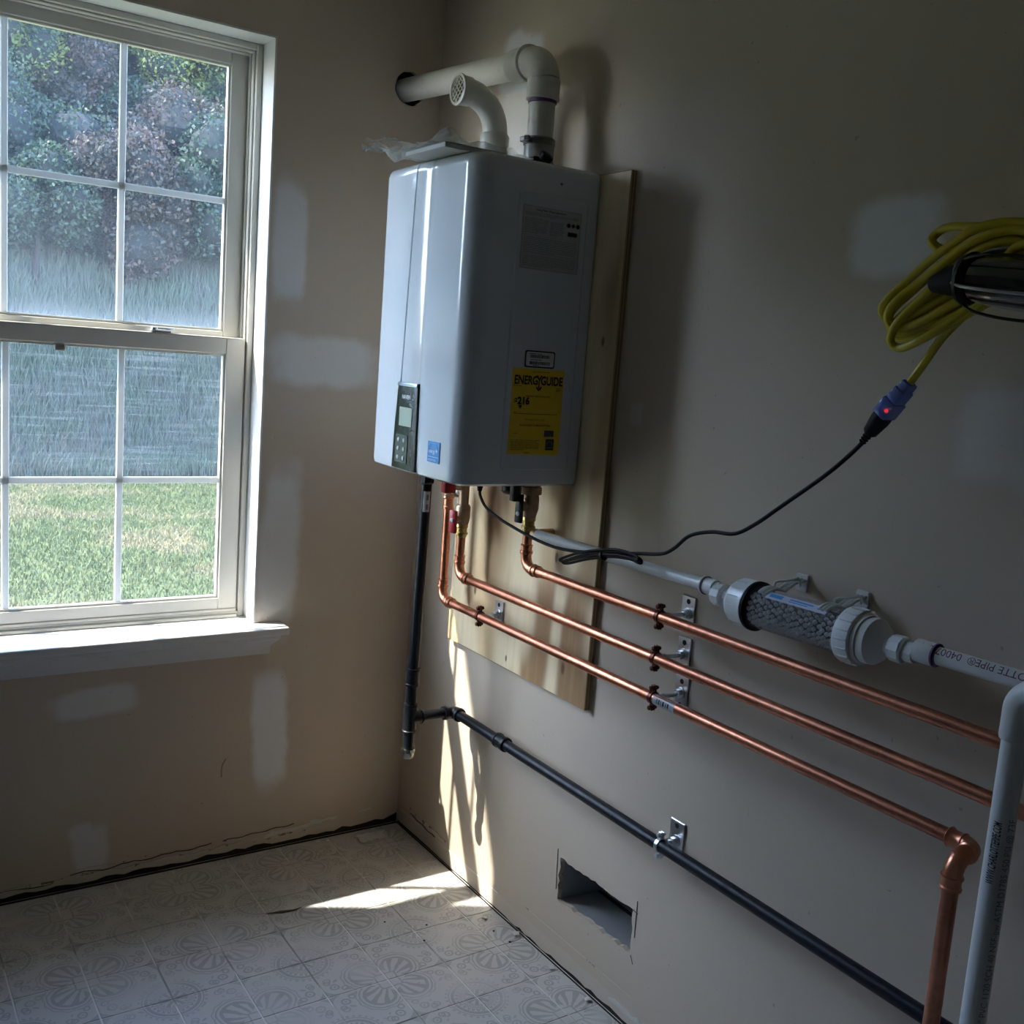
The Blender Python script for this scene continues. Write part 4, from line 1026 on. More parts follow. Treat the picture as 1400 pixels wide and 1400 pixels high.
# ------------------------------------------------------------------ hangers: local model with the plate on x = 0, pipe axis on y through (-standoff, 0, 0)
def hanger(loc, so, rad, ringmat, name, label, cat, grp, plate=(.019, -.036, .036), rodr=.0048, dy=.0):
    h = bpy.data.objects.new(name, None); COL.objects.link(h); h.location = loc; h.empty_display_size = .03; tag(h, label, cat, grp)
    L = Vector(loc)
    def add(n_, bm, m_, par, **k):
        bmesh.ops.translate(bm, verts=bm.verts, vec=L); return obj(n_, bm, m_, par, **k)
    w, z0, z1 = plate
    b = nb(); box(b, (-.005, -w, z0), (-.0002, w, z1), .0012, 1); pz_ = add('wall_plate', b, m_zinc, h, ang=30)
    for z in (z0+.011, z1-.011):
        b = nb(); lathe(b, (-.0048, 0, z), (-1, 0, 0), [(0, .0055), (.0006, .0055)], 16); add('screw_hole', b, m_hole, pz_)
    b = nb(); lathe(b, (-.005, 0, 0), (-1, 0, 0), [(0, .0125), (.0015, .0125), (.002, .010), (.004, .009)], 20); hexnut(b, (-.008, 0, 0), (-1, 0, 0), .0095, .010)
    lathe(b, (-.012, 0, 0), (-1, 0, 0), [(0, rodr), (so-rad-.018, rodr)], 12)
    hexnut(b, (-(so-rad-.012), 0, 0), (-1, 0, 0), .0075, .009)
    add('threaded_rod', b, m_zinc, h, ang=30)
    b = nb(); n0 = 0
    # split ring of flat strap: a band around the pipe
    ro = rad + .0022; hw = .0045; N = 28
    rr = []
    for k in range(N):
        a = 2*PI*k/N; c_, s_ = math.cos(a), math.sin(a)
        rr.append([b.verts.new((-so + r_*c_, y_, r_*s_)) for r_, y_ in ((rad+.0002, -hw), (ro, -hw), (ro, hw), (rad+.0002, hw))])
    for k in range(N):
        A, B = rr[k], rr[(k+1) % N]
        for m_ in range(4): b.faces.new((A[m_], B[m_], B[(m_+1) % 4], A[(m_+1) % 4]))
    for s_ in (-1, 1):  # ears with screws, above and below
        zz = s_*(ro + .007)
        box(b, (-so-.0045, -hw-.0005, min(s_*ro*.9, zz + s_*.006)), (-so-.0012, hw+.0005, max(s_*ro*.9, zz + s_*.006)), .001, 1)
        box(b, (-so+.0012, -hw-.0005, min(s_*ro*.9, zz + s_*.006)), (-so+.0045, hw+.0005, max(s_*ro*.9, zz + s_*.006)), .001, 1)
    sweep(b, [(-so + ro*.6, 0, ro*.3), (-so+ro+.004, 0, .0)], .005, 10)
    rg = add('split_ring', b, ringmat, h, ang=30)
    for s_ in (-1, 1):
        b = nb(); lathe(b, (-so-.0105, 0, s_*(ro+.007)), (1, 0, 0), [(0, .003), (.001, .0048), (.0055, .0048), (.006, .0022), (.017, .0022), (.0175, .004), (.020, .004)], 12)
        add('ring_screw', b, ringmat, rg)
    return h
G_ = 'bell hangers holding the copper pipes'
hk = hanger((-.0, -1.180, .9635), .080, CR_, m_cuclamp, 'pipe_hanger', 'bell hanger of the topmost copper pipe, dark ring on a zinc wall plate', 'pipe hanger', G_)
copy_tree(hk, (-.0, -1.180, .8775), 'bell hanger of the middle copper pipe, dark ring on a zinc wall plate')
copy_tree(hk, (-.0, -1.184, .7965), 'bell hanger of the lowest copper pipe, dark ring beside the barcode sticker')
h4 = hanger((-.018, -.518, .7955), .062, CR_, m_cuclamp, 'pipe_hanger', 'bell hanger screwed to the plywood board under the heater, holding the lowest copper pipe', 'pipe hanger', G_)
hanger((0, -1.213, GZ-.001), -BX, IR, m_zinc, 'pipe_hanger', 'bright zinc split-ring hanger holding the black gas pipe to the wall', 'pipe hanger', None, plate=(.021, -.018, .044))

# ------------------------------------------------------------------ condensate drain and neutraliser
PR = .0120; DX = -.080
def dz(y): return 1.0465 + (-.70 - y)*.0125
d1 = thing('condensate_pipe', (DX, -1.0, dz(-1.0)), 'thin white PVC drain pipe from behind the valve to the bead canister', 'pipe')
b = nb(); sweep(b, [(DX, -.735, dz(-.735)), (DX, -1.335, dz(-1.335))], PR, 24); obj('pipe', b, m_pvc, d1)
b = nb(); lathe(b, (DX, -.742, dz(-.742)), (0, 1, 0), [(0, PR+.0002), (.008, PR+.002), (.014, PR+.001), (.02, .006)], 20)
sweep(b, catmull([(DX, -.745, dz(-.745)), (DX+.002, -.728, 1.047), (DX+.022, -.718, 1.047), (-.0185, -.716, 1.047)], 5), .009, 14); obj('inlet_fitting', b, m_bronze, d1)
b = nb(); lathe(b, (DX, -1.290, dz(-1.29)), (0, -1, 0), [(0, PR+.0005), (.001, PR+.0050), (.006, PR+.0055), (.007, PR+.0035), (.034, PR+.0035)], 24); cpp = obj('coupling', b, m_pvc, d1)
b = nb(); lathe(b, (DX, -1.2975, dz(-1.3)), (0, -1, 0), [(0, PR+.0057), (.0022, PR+.0057)], 24); obj('primer_ring', b, m_primer, cpp)
text('pipe_print', 'CHARLOTTE PIPE  1/2" PVC 1120  SCH 40', .0095, (0, 0, 0), (0, -1, 0), (0, 0, 1), m_print, d1, cyl=((DX, -.90, dz(-.90)), (0, -1, -.0), PR+.0002, (-.35, 0, .93)), squeeze=1.0)
# canister
cn = thing('neutralizer_canister', (DX, -1.52, 1.042), 'clear canister of grey beads with white threaded end caps on the wall', 'water filter')
ca = Vector((DX, -1.352, 1.0445)); cb = Vector((DX, -1.712, 1.050)); ad = (cb-ca).normalized(); TRr = .0375
CL = lambda t: ca + ad*t
b = nb(); lathe(b, CL(.0), ad, [(.022, .016), (.024, .020), (.026, .033), (.031, .038), (.036, .040), (.038, .0425), (.062, .0440), (.074, .0455), (.076, .043), (.076, TRr+.001)], 40, caps=True)
lcap = obj('end_cap', b, m_pvc, cn, ang=30)
for k in range(16):
    a = 2*PI*k/16; u, v = frame_of(ad); d = u*math.cos(a) + v*math.sin(a)
    bb_ = nb(); p = CL(.039) + d*.0427; q = CL(.064) + d*.0441; sweep(bb_, [p, q], .0012, 5); obj('grip_rib', bb_, m_pvc, lcap)
b = nb(); lathe(b, CL(.074), ad, [(0, .0448), (.006, .0448), (.007, .042), (.007, TRr)], 40); obj('seal_ring', b, m_rubber, cn)
b = nb(); lathe(b, CL(.070), ad, [(0, TRr), (.215, TRr)], 40, caps=False); obj('clear_tube', b, m_clear, cn)
b = nb()
lathe(b, CL(.276), ad, [(0, TRr+.001), (0, .0455), (.004, .0465), (.028, .0448), (.030, .0405), (.038, .0400), (.039, .0380), (.052, .0372), (.062, .030), (.069, .020), (.074, .0145), (.090, .0140)], 40)
rcap = obj('end_cap', b, m_pvc, cn, ang=30)
u, v = frame_of(ad)
for k in range(18):
    a = 2*PI*k/18; d = u*math.cos(a) + v*math.sin(a)
    bb_ = nb(); sweep(bb_, [CL(.281) + d*.0458, CL(.303) + d*.0444], .0022, 6); obj('grip_rib', bb_, m_pvc, rcap)
# beads
bd = nb(); ico = nb(); bmesh.ops.create_icosphere(ico, subdivisions=1, radius=1); iv = [v_.co.copy() for v_ in ico.verts]; ifc = [[v_.index for v_ in f.verts] for f in ico.faces]; ico.free()
V = []; F = []
br = .0050; rr_ = TRr-br-.0012; rows = int(2*PI*rr_/(2*br*1.0)); nx = int(.204/(2*br*.90))
for i in range(nx):
    for k in range(rows):
        a = 2*PI*(k + .5*(i % 2))/rows + random.uniform(-.06, .06)
        d = u*math.cos(a) + v*math.sin(a)
        if d.z > .90: continue
        p = CL(.076 + i*2*br*.90 + random.uniform(-.0012, .0012)) + d*(rr_ - random.uniform(0, .0015))
        s_ = br*random.uniform(.88, 1.0); base = len(V)
        V += [p + q*s_ for q in iv]; F += [[base + j for j in f] for f in ifc]
me = bpy.data.meshes.new('media_beads'); off = origin(cn); me.from_pydata([tuple(q - off) for q in V], [], F); me.materials.append(m_media)
me.polygons.foreach_set('use_smooth', [True]*len(me.polygons))
mo = bpy.data.objects.new('media_beads', me); COL.objects.link(mo); mo.parent = cn; mo['kind'] = 'stuff'; bd.free()
b = nb(); lathe(b, CL(.078), ad, [(0, TRr-.0105), (.200, TRr-.0105)], 24); obj('bead_gap_shade', b, simple('bead_shade_dark', (.06, .056, .058), .9), cn)  # dark core paints the shade between and behind the beads
# unions each side
b = nb(); lathe(b, CL(-.028), ad, [(0, PR+.003), (.001, .0190), (.004, .0210), (.024, .0220), (.026, .020), (.028, .0155), (.053, .0155)], 10); obj('union_nut', b, m_pvc, cn, ang=20)
b = nb(); lathe(b, CL(.357), ad, [(0, .015), (.002, .0210), (.022, .0220), (.025, .0200), (.026, .016), (.042, .0155)], 10); obj('union_nut', b, m_pvc, cn, ang=20)
# label strip along the top front
b = nb(); A = []
for k in range(5):
    a = math.radians(112 + 24*k/4); d = Vector((math.cos(a), 0, math.sin(a)))*(TRr+.0009); A.append((b.verts.new(CL(.115)+d), b.verts.new(CL(.245)+d)))
for p, q in zip(A, A[1:]): b.faces.new((p[0], q[0], q[1], p[1]))
lb = obj('paper_label', b, simple('canister_label', (.60, .64, .76), .4), cn)
b = nb()
for t0, t1, a0, a1 in ((.122, .150, 118, 130), (.165, .215, 119, 124), (.165, .205, 127, 130)):
    A = []
    for k in range(3):
        a = math.radians(a0 + (a1-a0)*k/2); d = Vector((math.cos(a), 0, math.sin(a)))*(TRr+.0015); A.append((b.verts.new(CL(t0)+d), b.verts.new(CL(t1)+d)))
    for p, q in zip(A, A[1:]): b.faces.new((p[0], q[0], q[1], p[1]))
obj('label_print', b, m_blue, lb, False)
# mounting clips: saddle hook over the tube and a foot on the wall below
for t in (.106, .236):
    b = nb(); n0 = 0
    for w_ in (0,):
        pts = [CL(t) + Vector((math.cos(math.radians(a)), 0, math.sin(math.radians(a))))*(TRr+.0022) for a in range(128, 48, -8)] + [Vector((-.030, CL(t).y, 1.093)), Vector((-.004, CL(t).y, 1.097))]
        for yy in (-.008, 0, .008): sweep(b, [p + Vector((0, yy, 0)) for p in pts], .0027, 8)
    mc_ = obj('mounting_clip', b, m_pvc, cn, ang=30)
    y_ = CL(t).y
    b = nb(); box(b, (-.006, y_-.013, 1.075), (-.0003, y_+.013, 1.106), .001, 1); obj('clip_base', b, m_pvc, mc_, ang=30)
    b = nb(); sweep(b, catmull([Vector((-.066, y_+.008, 1.082)), Vector((-.064, y_+.008, 1.094)), Vector((-.052, y_-.008, 1.099)), Vector((-.030, y_-.014, 1.100)), Vector((-.026, y_-.014, 1.088))], 4), .0022, 8); obj('wire_hoop', b, m_pvc, mc_, ang=30)
    b = nb(); box(b, (-.050, y_-.010, 1.045-TRr-.010), (-.0003, y_+.010, 1.045-TRr-.005), .001, 1); obj('clip_foot', b, m_pvc, mc_, ang=30)
# downstream pipe
d2 = thing('condensate_pipe', (DX, -1.9, dz(-1.9)), 'printed white PVC pipe leaving the bead canister towards the right edge', 'pipe')
b = nb(); lathe(b, (DX, -1.752, dz(-1.752)-.002), (0, -1, 0), [(0, .0165), (.001, PR+.0058), (.030, PR+.0058), (.032, PR+.005), (.033, PR)], 24); cp2 = obj('coupling', b, m_pvc, d2)
b = nb(); lathe(b, (DX, -1.784, dz(-1.784)-.002), (0, -1, 0), [(0, PR+.0062), (.003, PR+.0062), (.0035, PR+.0020), (.006, PR+.0019)], 24); obj('primer_ring', b, m_primer, cp2)
b = nb(); sweep(b, [(DX, -1.76, dz(-1.76)-.002), (DX, -2.20, dz(-2.20))], PR+.0016, 24); obj('pipe', b, m_pvc, d2)
text('pipe_print', 'CHARLOTTE PIPE\u00ae  04007 3/4"', .0160, (0, 0, 0), (0, 1, 0), (0, 0, -1), m_printr, d2, cyl=((DX, -1.985, dz(-1.985)-.0003), (0, 1, 0), PR+.0017, (-.62, 0, .78)), squeeze=1.05)
# riser in front: 1 inch pvc standing near the right edge
RXX, RYY = -.200, -1.985; RRr = .0160
rs = thing('drain_riser', (RXX, RYY, 0), 'upright white PVC pipe with printed web address standing at the right edge', 'pipe')
b = nb(); sweep(b, [(RXX, RYY-.004, .0), (RXX, RYY, 1.06)], RRr, 28); obj('upright_pipe', b, m_pvc, rs)
b = nb(); lathe(b, (RXX, RYY, 1.016), (0, 0, 1), [(0, RRr), (.001, RRr+.0030), (.004, RRr+.0038), (.044, RRr+.0038)], 28)
sweep(b, arc((RXX, RYY-.026, 1.056), (RXX, RYY, 1.056), (1, 0, 0), PI/2 , 10), RRr+.0038, 28)
lathe(b, (RXX, RYY-.024, 1.082), (0, -1, 0), [(0, RRr+.0038), (.04, RRr+.0038), (.042, RRr)], 28)
obj('elbow', b, m_pvc, rs)
b = nb(); sweep(b, [(RXX, RYY-.05, 1.082), (RXX, -2.17, 1.082)] + arc((RXX+.03, -2.17, 1.080), (RXX, -2.17, 1.082), (0, 0, 1), PI/2, 8)[1:] + [(DX-.012, -2.20, 1.070)], RRr, 24); obj('link_pipe', b, m_pvc, rs)
camd = Vector((-.86, -.45, 0)).normalized()
text('web_address', 'WWW.CHARLOTTEPIPE.COM', .0150, (0, 0, 0), (0, 0, 1), (1, 0, 0), m_print, rs, cyl=((RXX, RYY-.003, .826), (0, 0, 1), RRr+.0002, (-.94, -.34, 0)), squeeze=.42, bold=.0003)
text('pipe_print', 'CHARLOTTE PIPE 04010 1" PVC 1120 SCH 40 NSF-pw ASTM D1785 450 PSI @ 73F', .0125, (0, 0, 0), (0, 0, 1), (1, 0, 0), m_ratep, rs, cyl=((RXX, RYY-.003, .50), (0, 0, 1), RRr+.0002, (-.24, -.97, 0)), squeeze=.95)

# ------------------------------------------------------------------ cords
pc = thing('power_cord', (-.12, -1.1, 1.08), 'thin black power cord looping from under the heater up to the yellow cord', 'cord')
P = [(-.120, -.540, 1.125), (-.121, -.548, 1.107), (-.124, -.590, 1.083), (-.126, -.692, 1.0625), (-.124, -.870, 1.045), (-.122, -1.048, 1.066), (-.119, -1.13, 1.083), (-.117, -1.205, 1.097), (-.116, -1.240, 1.115), (-.115, -1.277, 1.146), (-.113, -1.330, 1.163), (-.112, -1.386, 1.170), (-.110, -1.43, 1.195), (-.108, -1.479, 1.233), (-.106, -1.562, 1.298), (-.104, -1.605, 1.338), (-.102, -1.630, 1.366)]
b = nb(); sweep(b, catmull(P, 6), .0036, 12); obj('cable', b, m_rubber, pc)
LP = [(-.126, -1.05, 1.070), (-.128, -.98, 1.050), (-.128, -.93, 1.030), (-.126, -.908, 1.0195), (-.124, -.925, 1.020), (-.122, -.99, 1.043), (-.124, -1.06, 1.062), (-.126, -1.125, 1.071), (-.124, -1.158, 1.069), (-.122, -1.150, 1.077), (-.123, -1.10, 1.079)]
b = nb(); sweep(b, catmull(LP, 6, closed=True), .0030, 10, closed=True); sweep(b, catmull([Vector(p) + Vector((-.004, .006, .004)) for p in LP], 6, closed=True), .0030, 10, closed=True); obj('tied_loop', b, m_rubber, pc)
b = nb(); lathe(b, (-.124, -1.038, 1.060), (0, -1, .2), [(0, .0105), (.006, .0105)], 14); obj('wire_tie', b, m_blkpl, pc)
pa = Vector((-.102, -1.622, 1.358)); pb_ = Vector((-.100, -1.6535, 1.4035)); dd = (pb_-pa).normalized()
b = nb(); lathe(b, pa, dd, [(0, .0040), (.003, .0062), (.005, .0042), (.008, .0066), (.010, .0046), (.013, .0072), (.016, .006), (.022, .0115), (.048, .0155), (.056, .0155)], 14); obj('plug', b, m_rubber, pc)
yc = thing('extension_cord', (-.10, -1.75, 1.60), 'coiled yellow extension cord hung on the right wall with a blue lighted end', 'cord')
cs_ = pa + dd*.056; ce_ = Vector((-.100, -1.699, 1.463))
b = nb(); dcc = (ce_-cs_).normalized()
Rm = dcc.to_track_quat('Z', 'X').to_matrix().to_4x4(); Rm.translation = cs_
box(b, (-.0125, -.0165, 0), (.0125, .0165, .030), .003, 2); box(b, (-.0105, -.014, .028), (.0105, .014, .052), .003, 2); box(b, (-.009, -.011, .050), (.009, .011, .066), .003, 2); xf(b, 0, Rm); bc_ = obj('lighted_connector', b, m_bluecl, yc)
b = nb(); lathe(b, cs_ + dcc*.010 + Vector((-.011, -.006, 0)), (-.8, -.5, 0), [(0, .0035), (.003, .003), (.0035, .001)], 10); obj('neon_lamp', b, m_led, bc_)
YR = .0063
b = nb(); sweep(b, catmull([cs_ + dcc*.045, (-.100, -1.710, 1.482), (-.103, -1.738, 1.523), (-.108, -1.775, 1.558), (-.112, -1.815, 1.592), (-.10, -1.87, 1.615)], 8), YR, 14); obj('cable', b, m_cord_y, yc)
# loops of the coil: (y, z) of their points beside the wall, each loop at its own distance from it
def loop(pts, dx0, dx1, closed=False):
    n_ = len(pts); out = []
    for i, (y, z) in enumerate(pts):
        t = i/(n_-1); out.append((-.12 + dx0 + (dx1-dx0)*t + .004*math.sin(i*2.1), y, z))
    bm = nb(); sweep(bm, catmull(out, 7, closed=closed), YR, 12, closed=closed); obj('coil_loop', bm, m_cord_y, yc)
COILS = [
    ([(-1.9211, 1.6488), (-1.8487, 1.6762), (-1.7916, 1.6721), (-1.7341, 1.6430), (-1.6799, 1.6032), (-1.6491, 1.5714), (-1.6467, 1.5529), (-1.6661, 1.5444), (-1.7110, 1.5607), (-1.7541, 1.5885), (-1.7971, 1.6009), (-1.8620, 1.5901)], -.012, .010),
    ([(-1.9233, 1.6351), (-1.8494, 1.6715), (-1.7986, 1.6619), (-1.7469, 1.6354), (-1.6934, 1.5955), (-1.6585, 1.5605), (-1.6540, 1.5388), (-1.6761, 1.5284), (-1.7254, 1.5451), (-1.7682, 1.5711), (-1.8103, 1.5858), (-1.8829, 1.5850)], -.004, .016),
    ([(-1.9254, 1.6213), (-1.8512, 1.6600), (-1.8001, 1.6520), (-1.7484, 1.6252), (-1.7012, 1.5849), (-1.6632, 1.5465), (-1.6542, 1.5290), (-1.6722, 1.5208), (-1.7177, 1.5324), (-1.7594, 1.5537), (-1.8009, 1.5760), (-1.8631, 1.5833)], .006, .022),
    ([(-1.9268, 1.6121), (-1.8529, 1.6494), (-1.8069, 1.6429), (-1.7612, 1.6167), (-1.7143, 1.5785), (-1.6828, 1.5425), (-1.6703, 1.5164), (-1.6846, 1.5060), (-1.7199, 1.5177), (-1.7567, 1.5414), (-1.7859, 1.5660), (-1.8103, 1.5858)], -.018, .000),
    ([(-1.9283, 1.6029), (-1.8542, 1.6408), (-1.8027, 1.6352), (-1.7561, 1.6128), (-1.7102, 1.5817), (-1.6712, 1.5445), (-1.6590, 1.5313), (-1.6850, 1.5286), (-1.7361, 1.5536), (-1.7891, 1.5811), (-1.8314, 1.5875)], .014, .030),
    ([(-1.9200, 1.6562), (-1.8433, 1.6785), (-1.7853, 1.6774), (-1.7283, 1.6810), (-1.7056, 1.6752), (-1.7016, 1.6620), (-1.7164, 1.6510), (-1.7450, 1.6477), (-1.7887, 1.6556), (-1.8502, 1.6667), (-1.9194, 1.6598)], .016, .022),
    ([(-1.9243, 1.6286), (-1.8620, 1.6556), (-1.8211, 1.6539), (-1.7698, 1.6345), (-1.7286, 1.6022), (-1.7113, 1.5744), (-1.7229, 1.5618), (-1.7566, 1.5721), (-1.7933, 1.5900), (-1.8399, 1.6000), (-1.9004, 1.5989)], .000, .020),
    ([(-1.9223, 1.6415), (-1.8503, 1.6657), (-1.7972, 1.6571), (-1.7477, 1.6303), (-1.7026, 1.5996), (-1.6698, 1.5702), (-1.6577, 1.5486), (-1.6725, 1.5359), (-1.7158, 1.5450), (-1.7677, 1.5741), (-1.8097, 1.5898), (-1.8817, 1.5926)], -.016, .004),
    ([(-1.9240, 1.6305), (-1.8638, 1.6442), (-1.8129, 1.6387), (-1.7690, 1.6245), (-1.7243, 1.5992), (-1.6855, 1.5660), (-1.6721, 1.5380), (-1.6917, 1.5255), (-1.7383, 1.5391), (-1.7809, 1.5620), (-1.8131, 1.5819)], .010, .018),
    ([(-1.9263, 1.6158), (-1.8602, 1.6349), (-1.8144, 1.6289), (-1.7751, 1.6143), (-1.7360, 1.5928), (-1.7050, 1.5681), (-1.6950, 1.5448), (-1.7146, 1.5366), (-1.7548, 1.5537), (-1.7954, 1.5760)], -.008, .012),
    ([(-1.9304, 1.5891), (-1.8763, 1.6276), (-1.8350, 1.6320), (-1.7831, 1.6201), (-1.7420, 1.5917), (-1.6943, 1.5490), (-1.6882, 1.5319), (-1.7174, 1.5345), (-1.7640, 1.5609), (-1.8097, 1.5898)], .020, .034),
]
for pts, a_, c_ in COILS: loop(pts, a_, c_)
# short cord turn crossing in front at the edge
loop([(-1.8924, 1.6503), (-1.8593, 1.6406), (-1.8535, 1.6256), (-1.8642, 1.6091), (-1.9110, 1.5922)], -.03, -.03)
# nail that carries the coil, and a dark work lamp clipped on it
wl = thing('work_lamp', (-.12, -1.85, 1.60), 'black caged work lamp hanging inside the yellow cord coil at the right edge', 'lamp')
s0 = Vector((-.15, -1.7415, 1.5948)); s1 = Vector((-.15, -1.7925, 1.6020)); s2 = Vector((-.15, -1.8817, 1.5926)); ax_ = (s1-s0).normalized()
b = nb(); lathe(b, s0, ax_, [(0, .008), (.003, .0115), (.030, .0205), (.052, .0235), (.056, .020)], 20); obj('rubber_boot', b, m_rubber, wl)
b = nb(); lathe(b, s0 + ax_*.052, ax_, [(0, .024), (.001, .031), (.004, .031), (.005, .022)], 24); obj('flange', b, m_screw, wl)
ax2 = (s2 - s1).normalized()
b = nb(); lathe(b, s1 + ax2*.002, ax2, [(0, .022), (.006, .028), (.040, .032), (.110, .033), (.150, .030), (.160, .02)], 24); obj('housing', b, simple('smoked_lamp_glass', (.02, .022, .02), .08, 0, .6), wl)
uu, vv = frame_of(ax2)
for k in range(6):
    a = 2*PI*k/6 + .3; d = uu*math.cos(a) + vv*math.sin(a)
    b = nb(); sweep(b, catmull([s1 + d*.028, s1 + ax2*.03 + d*.043, s1 + ax2*.09 + d*.048, s1 + ax2*.15 + d*.042, s1 + ax2*.165 + d*.02], 5), .0022, 8); obj('cage_wire', b, m_screw if k % 2 else m_blkpl, wl)
b = nb(); lathe(b, s1 + ax2*.004, ax2, [(0, .035), (.006, .037), (.012, .033)], 20); obj('cage_collar', b, m_blkpl, wl)
b = nb(); lathe(b, (-.0003, -1.99, 1.625), (-1, 0, .15), [(0, .0035), (.16, .0035), (.161, .007), (.164, .007)], 12); sweep(b, [(-.155, -1.99, 1.648), (-.158, -1.99, 1.67)], .0035, 10)
tag(obj('wall_hook', b, m_screw, None), 'steel hook in the right wall carrying the yellow cord coil', 'hook')

# ------------------------------------------------------------------ duct in the low wall opening
du = thing('wall_duct', (.09, -.97, .165), 'bare sheet metal duct inside the rough opening low in the right wall', 'duct')
b = nb()
def quad(bm, *p): bm.faces.new([bm.verts.new(q) for q in p])
y0, y1, z0, z1, xa, xb = HY0+.004, HY1-.004, .158, .280, .014, .30
quad(b, (xa, y0, z0), (xa, y1, z0), (xb, y1, z0-.02), (xb, y0, z0-.02)); quad(b, (xa, y0, z1), (xa, y1, z1), (xb, y1, z1), (xb, y0, z1))
quad(b, (xa, y1, z0), (xa, y1, z1), (xb, y1, z1), (xb, y1, z0-.02)); quad(b, (xa, y0, z0), (xa, y0, z1), (xb, y0, z1), (xb, y0, z0-.02)); quad(b, (xb, y0, z0-.02), (xb, y1, z0-.02), (xb, y1, z1), (xb, y0, z1))
obj('sheet_metal', b, M('galvanised_duct', (.48, .50, .51), .45, .55).m, du, False)
b = nb(); box(b, (.0126, HY0+.006, .155), (.05, HY0+.016, .285)); obj('stud_edge', b, m_dark, du, False)

# ------------------------------------------------------------------ outside
def ground_z(x, y):
    z = -.6
    k = min(max((y - 11.6 - .35*math.sin(x*.8))/3.2, 0), 1); z += 2.95*(k*k*(3-2*k))
    z += .03*math.sin(x*1.3)*math.cos(y*.9)
    return z + min(max(0, y-14.6), 8)*.42
b = nb(); NX, NY_ = 60, 60; gg = []
for i in range(NX):
    x = -18 + 40*i/(NX-1)
    gg.append([b.verts.new((x, yy, ground_z(x, yy))) for yy in np.concatenate([np.linspace(.15, 11, 14), np.linspace(11.4, 16, 34), np.linspace(17, 30, 12)])])
for i in range(NX-1):
    for j in range(NY_-1): b.faces.new((gg[i][j], gg[i+1][j], gg[i+1][j+1], gg[i][j+1]))
def lawn_mat():
    m = M('lawn', (.066, .080, .012), .8); x, y, z = m.xyz()
    n1 = m.noise(.9, 4, (1, .8, 1)); n2 = m.noise(14, 4)
    m.mix(n1.ss(.50, .62)*.8, (.135, .105, .052)); m.mix(n2.ss(.45, .7)*.5, (.022, .032, .012))
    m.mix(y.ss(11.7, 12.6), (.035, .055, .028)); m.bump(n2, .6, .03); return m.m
m_lawn = lawn_mat()
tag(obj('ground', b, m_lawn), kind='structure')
def blades(name, N, area, h, w, mat, lab, cat, lean=.25, zf=ground_z, skew=1.0):
    t = RNG.random(N)**skew
    ys = area[2] + (area[3]-area[2])*t; s = (ys + 2.65)/ (14.65)
    xs = (area[0] + (area[1]-area[0])*RNG.random(N)) * 1.0
    zs = np.array([zf(x, y) for x, y in zip(xs, ys)])
    hh = h[0] + (h[1]-h[0])*RNG.random(N); ww = w[0] + (w[1]-w[0])*RNG.random(N); an = RNG.random(N)*PI
    lx = RNG.normal(0, lean, N)*hh; ly = RNG.normal(0, lean, N)*hh
    dx, dy = np.cos(an)*ww, np.sin(an)*ww
    V = np.empty((N, 5, 3))
    V[:, 0] = np.stack([xs-dx, ys-dy, zs-.01], 1); V[:, 1] = np.stack([xs+dx, ys+dy, zs-.01], 1)
    V[:, 2] = np.stack([xs+dx*.7+lx*.4, ys+dy*.7+ly*.4, zs+hh*.55], 1); V[:, 3] = np.stack([xs-dx*.7+lx*.4, ys-dy*.7+ly*.4, zs+hh*.55], 1)
    V[:, 4] = np.stack([xs+lx, ys+ly, zs+hh], 1)
    base = np.arange(N)*5
    quads = np.stack([base, base+1, base+2, base+3], 1); tris = np.stack([base+3, base+2, base+4], 1)
    me = bpy.data.meshes.new(name); me.vertices.add(N*5); me.vertices.foreach_set('co', V.ravel())
    me.loops.add(N*7); li = np.concatenate([quads, tris], 1).ravel(); me.loops.foreach_set('vertex_index', li)
    me.polygons.add(N*2); ls_ = np.stack([np.arange(N)*7, np.arange(N)*7+4], 1).ravel(); me.polygons.foreach_set('loop_start', ls_)
    me.update(calc_edges=True); me.materials.append(mat)
    o = bpy.data.objects.new(name, me); COL.objects.link(o); return tag(o, lab, cat, kind='stuff')
def grass_mat():
    m = M('grass_blades', (.074, .088, .012), .7); n1 = m.noise(.9, 4, (1, .8, 1)); n2 = m.noise(25, 2)
    m.mix(n1.ss(.46, .60)*.9, (.19, .145, .052)); m.mix(n2.ss(.4, .7)*.4, (.034, .046, .008)); return m.m
blades('lawn_grass', 100000, (-1.6, 4.6, 3.4, 11.9), (.02, .05), (.003, .008), grass_mat(), 'short sunlit lawn with tan dry patches outside the window', 'grass', .45)
def weed_mat():
    m = M('tall_weeds', (.055, .078, .052), .8); n1 = m.noise(1.6, 4); n2 = m.noise(30, 2)
    m.mix(n1.ss(.4, .65)*.7, (.078, .080, .068)); m.mix(n2.ss(.5, .7)*.45, (.035, .062, .034)); return m.m
blades('tall_weeds', 130000, (-3.4, 9.0, 11.8, 15.2), (.12, .38), (.004, .011), weed_mat(), 'tall shaded grey-green weeds on the bank beyond the lawn', 'weeds', .22)

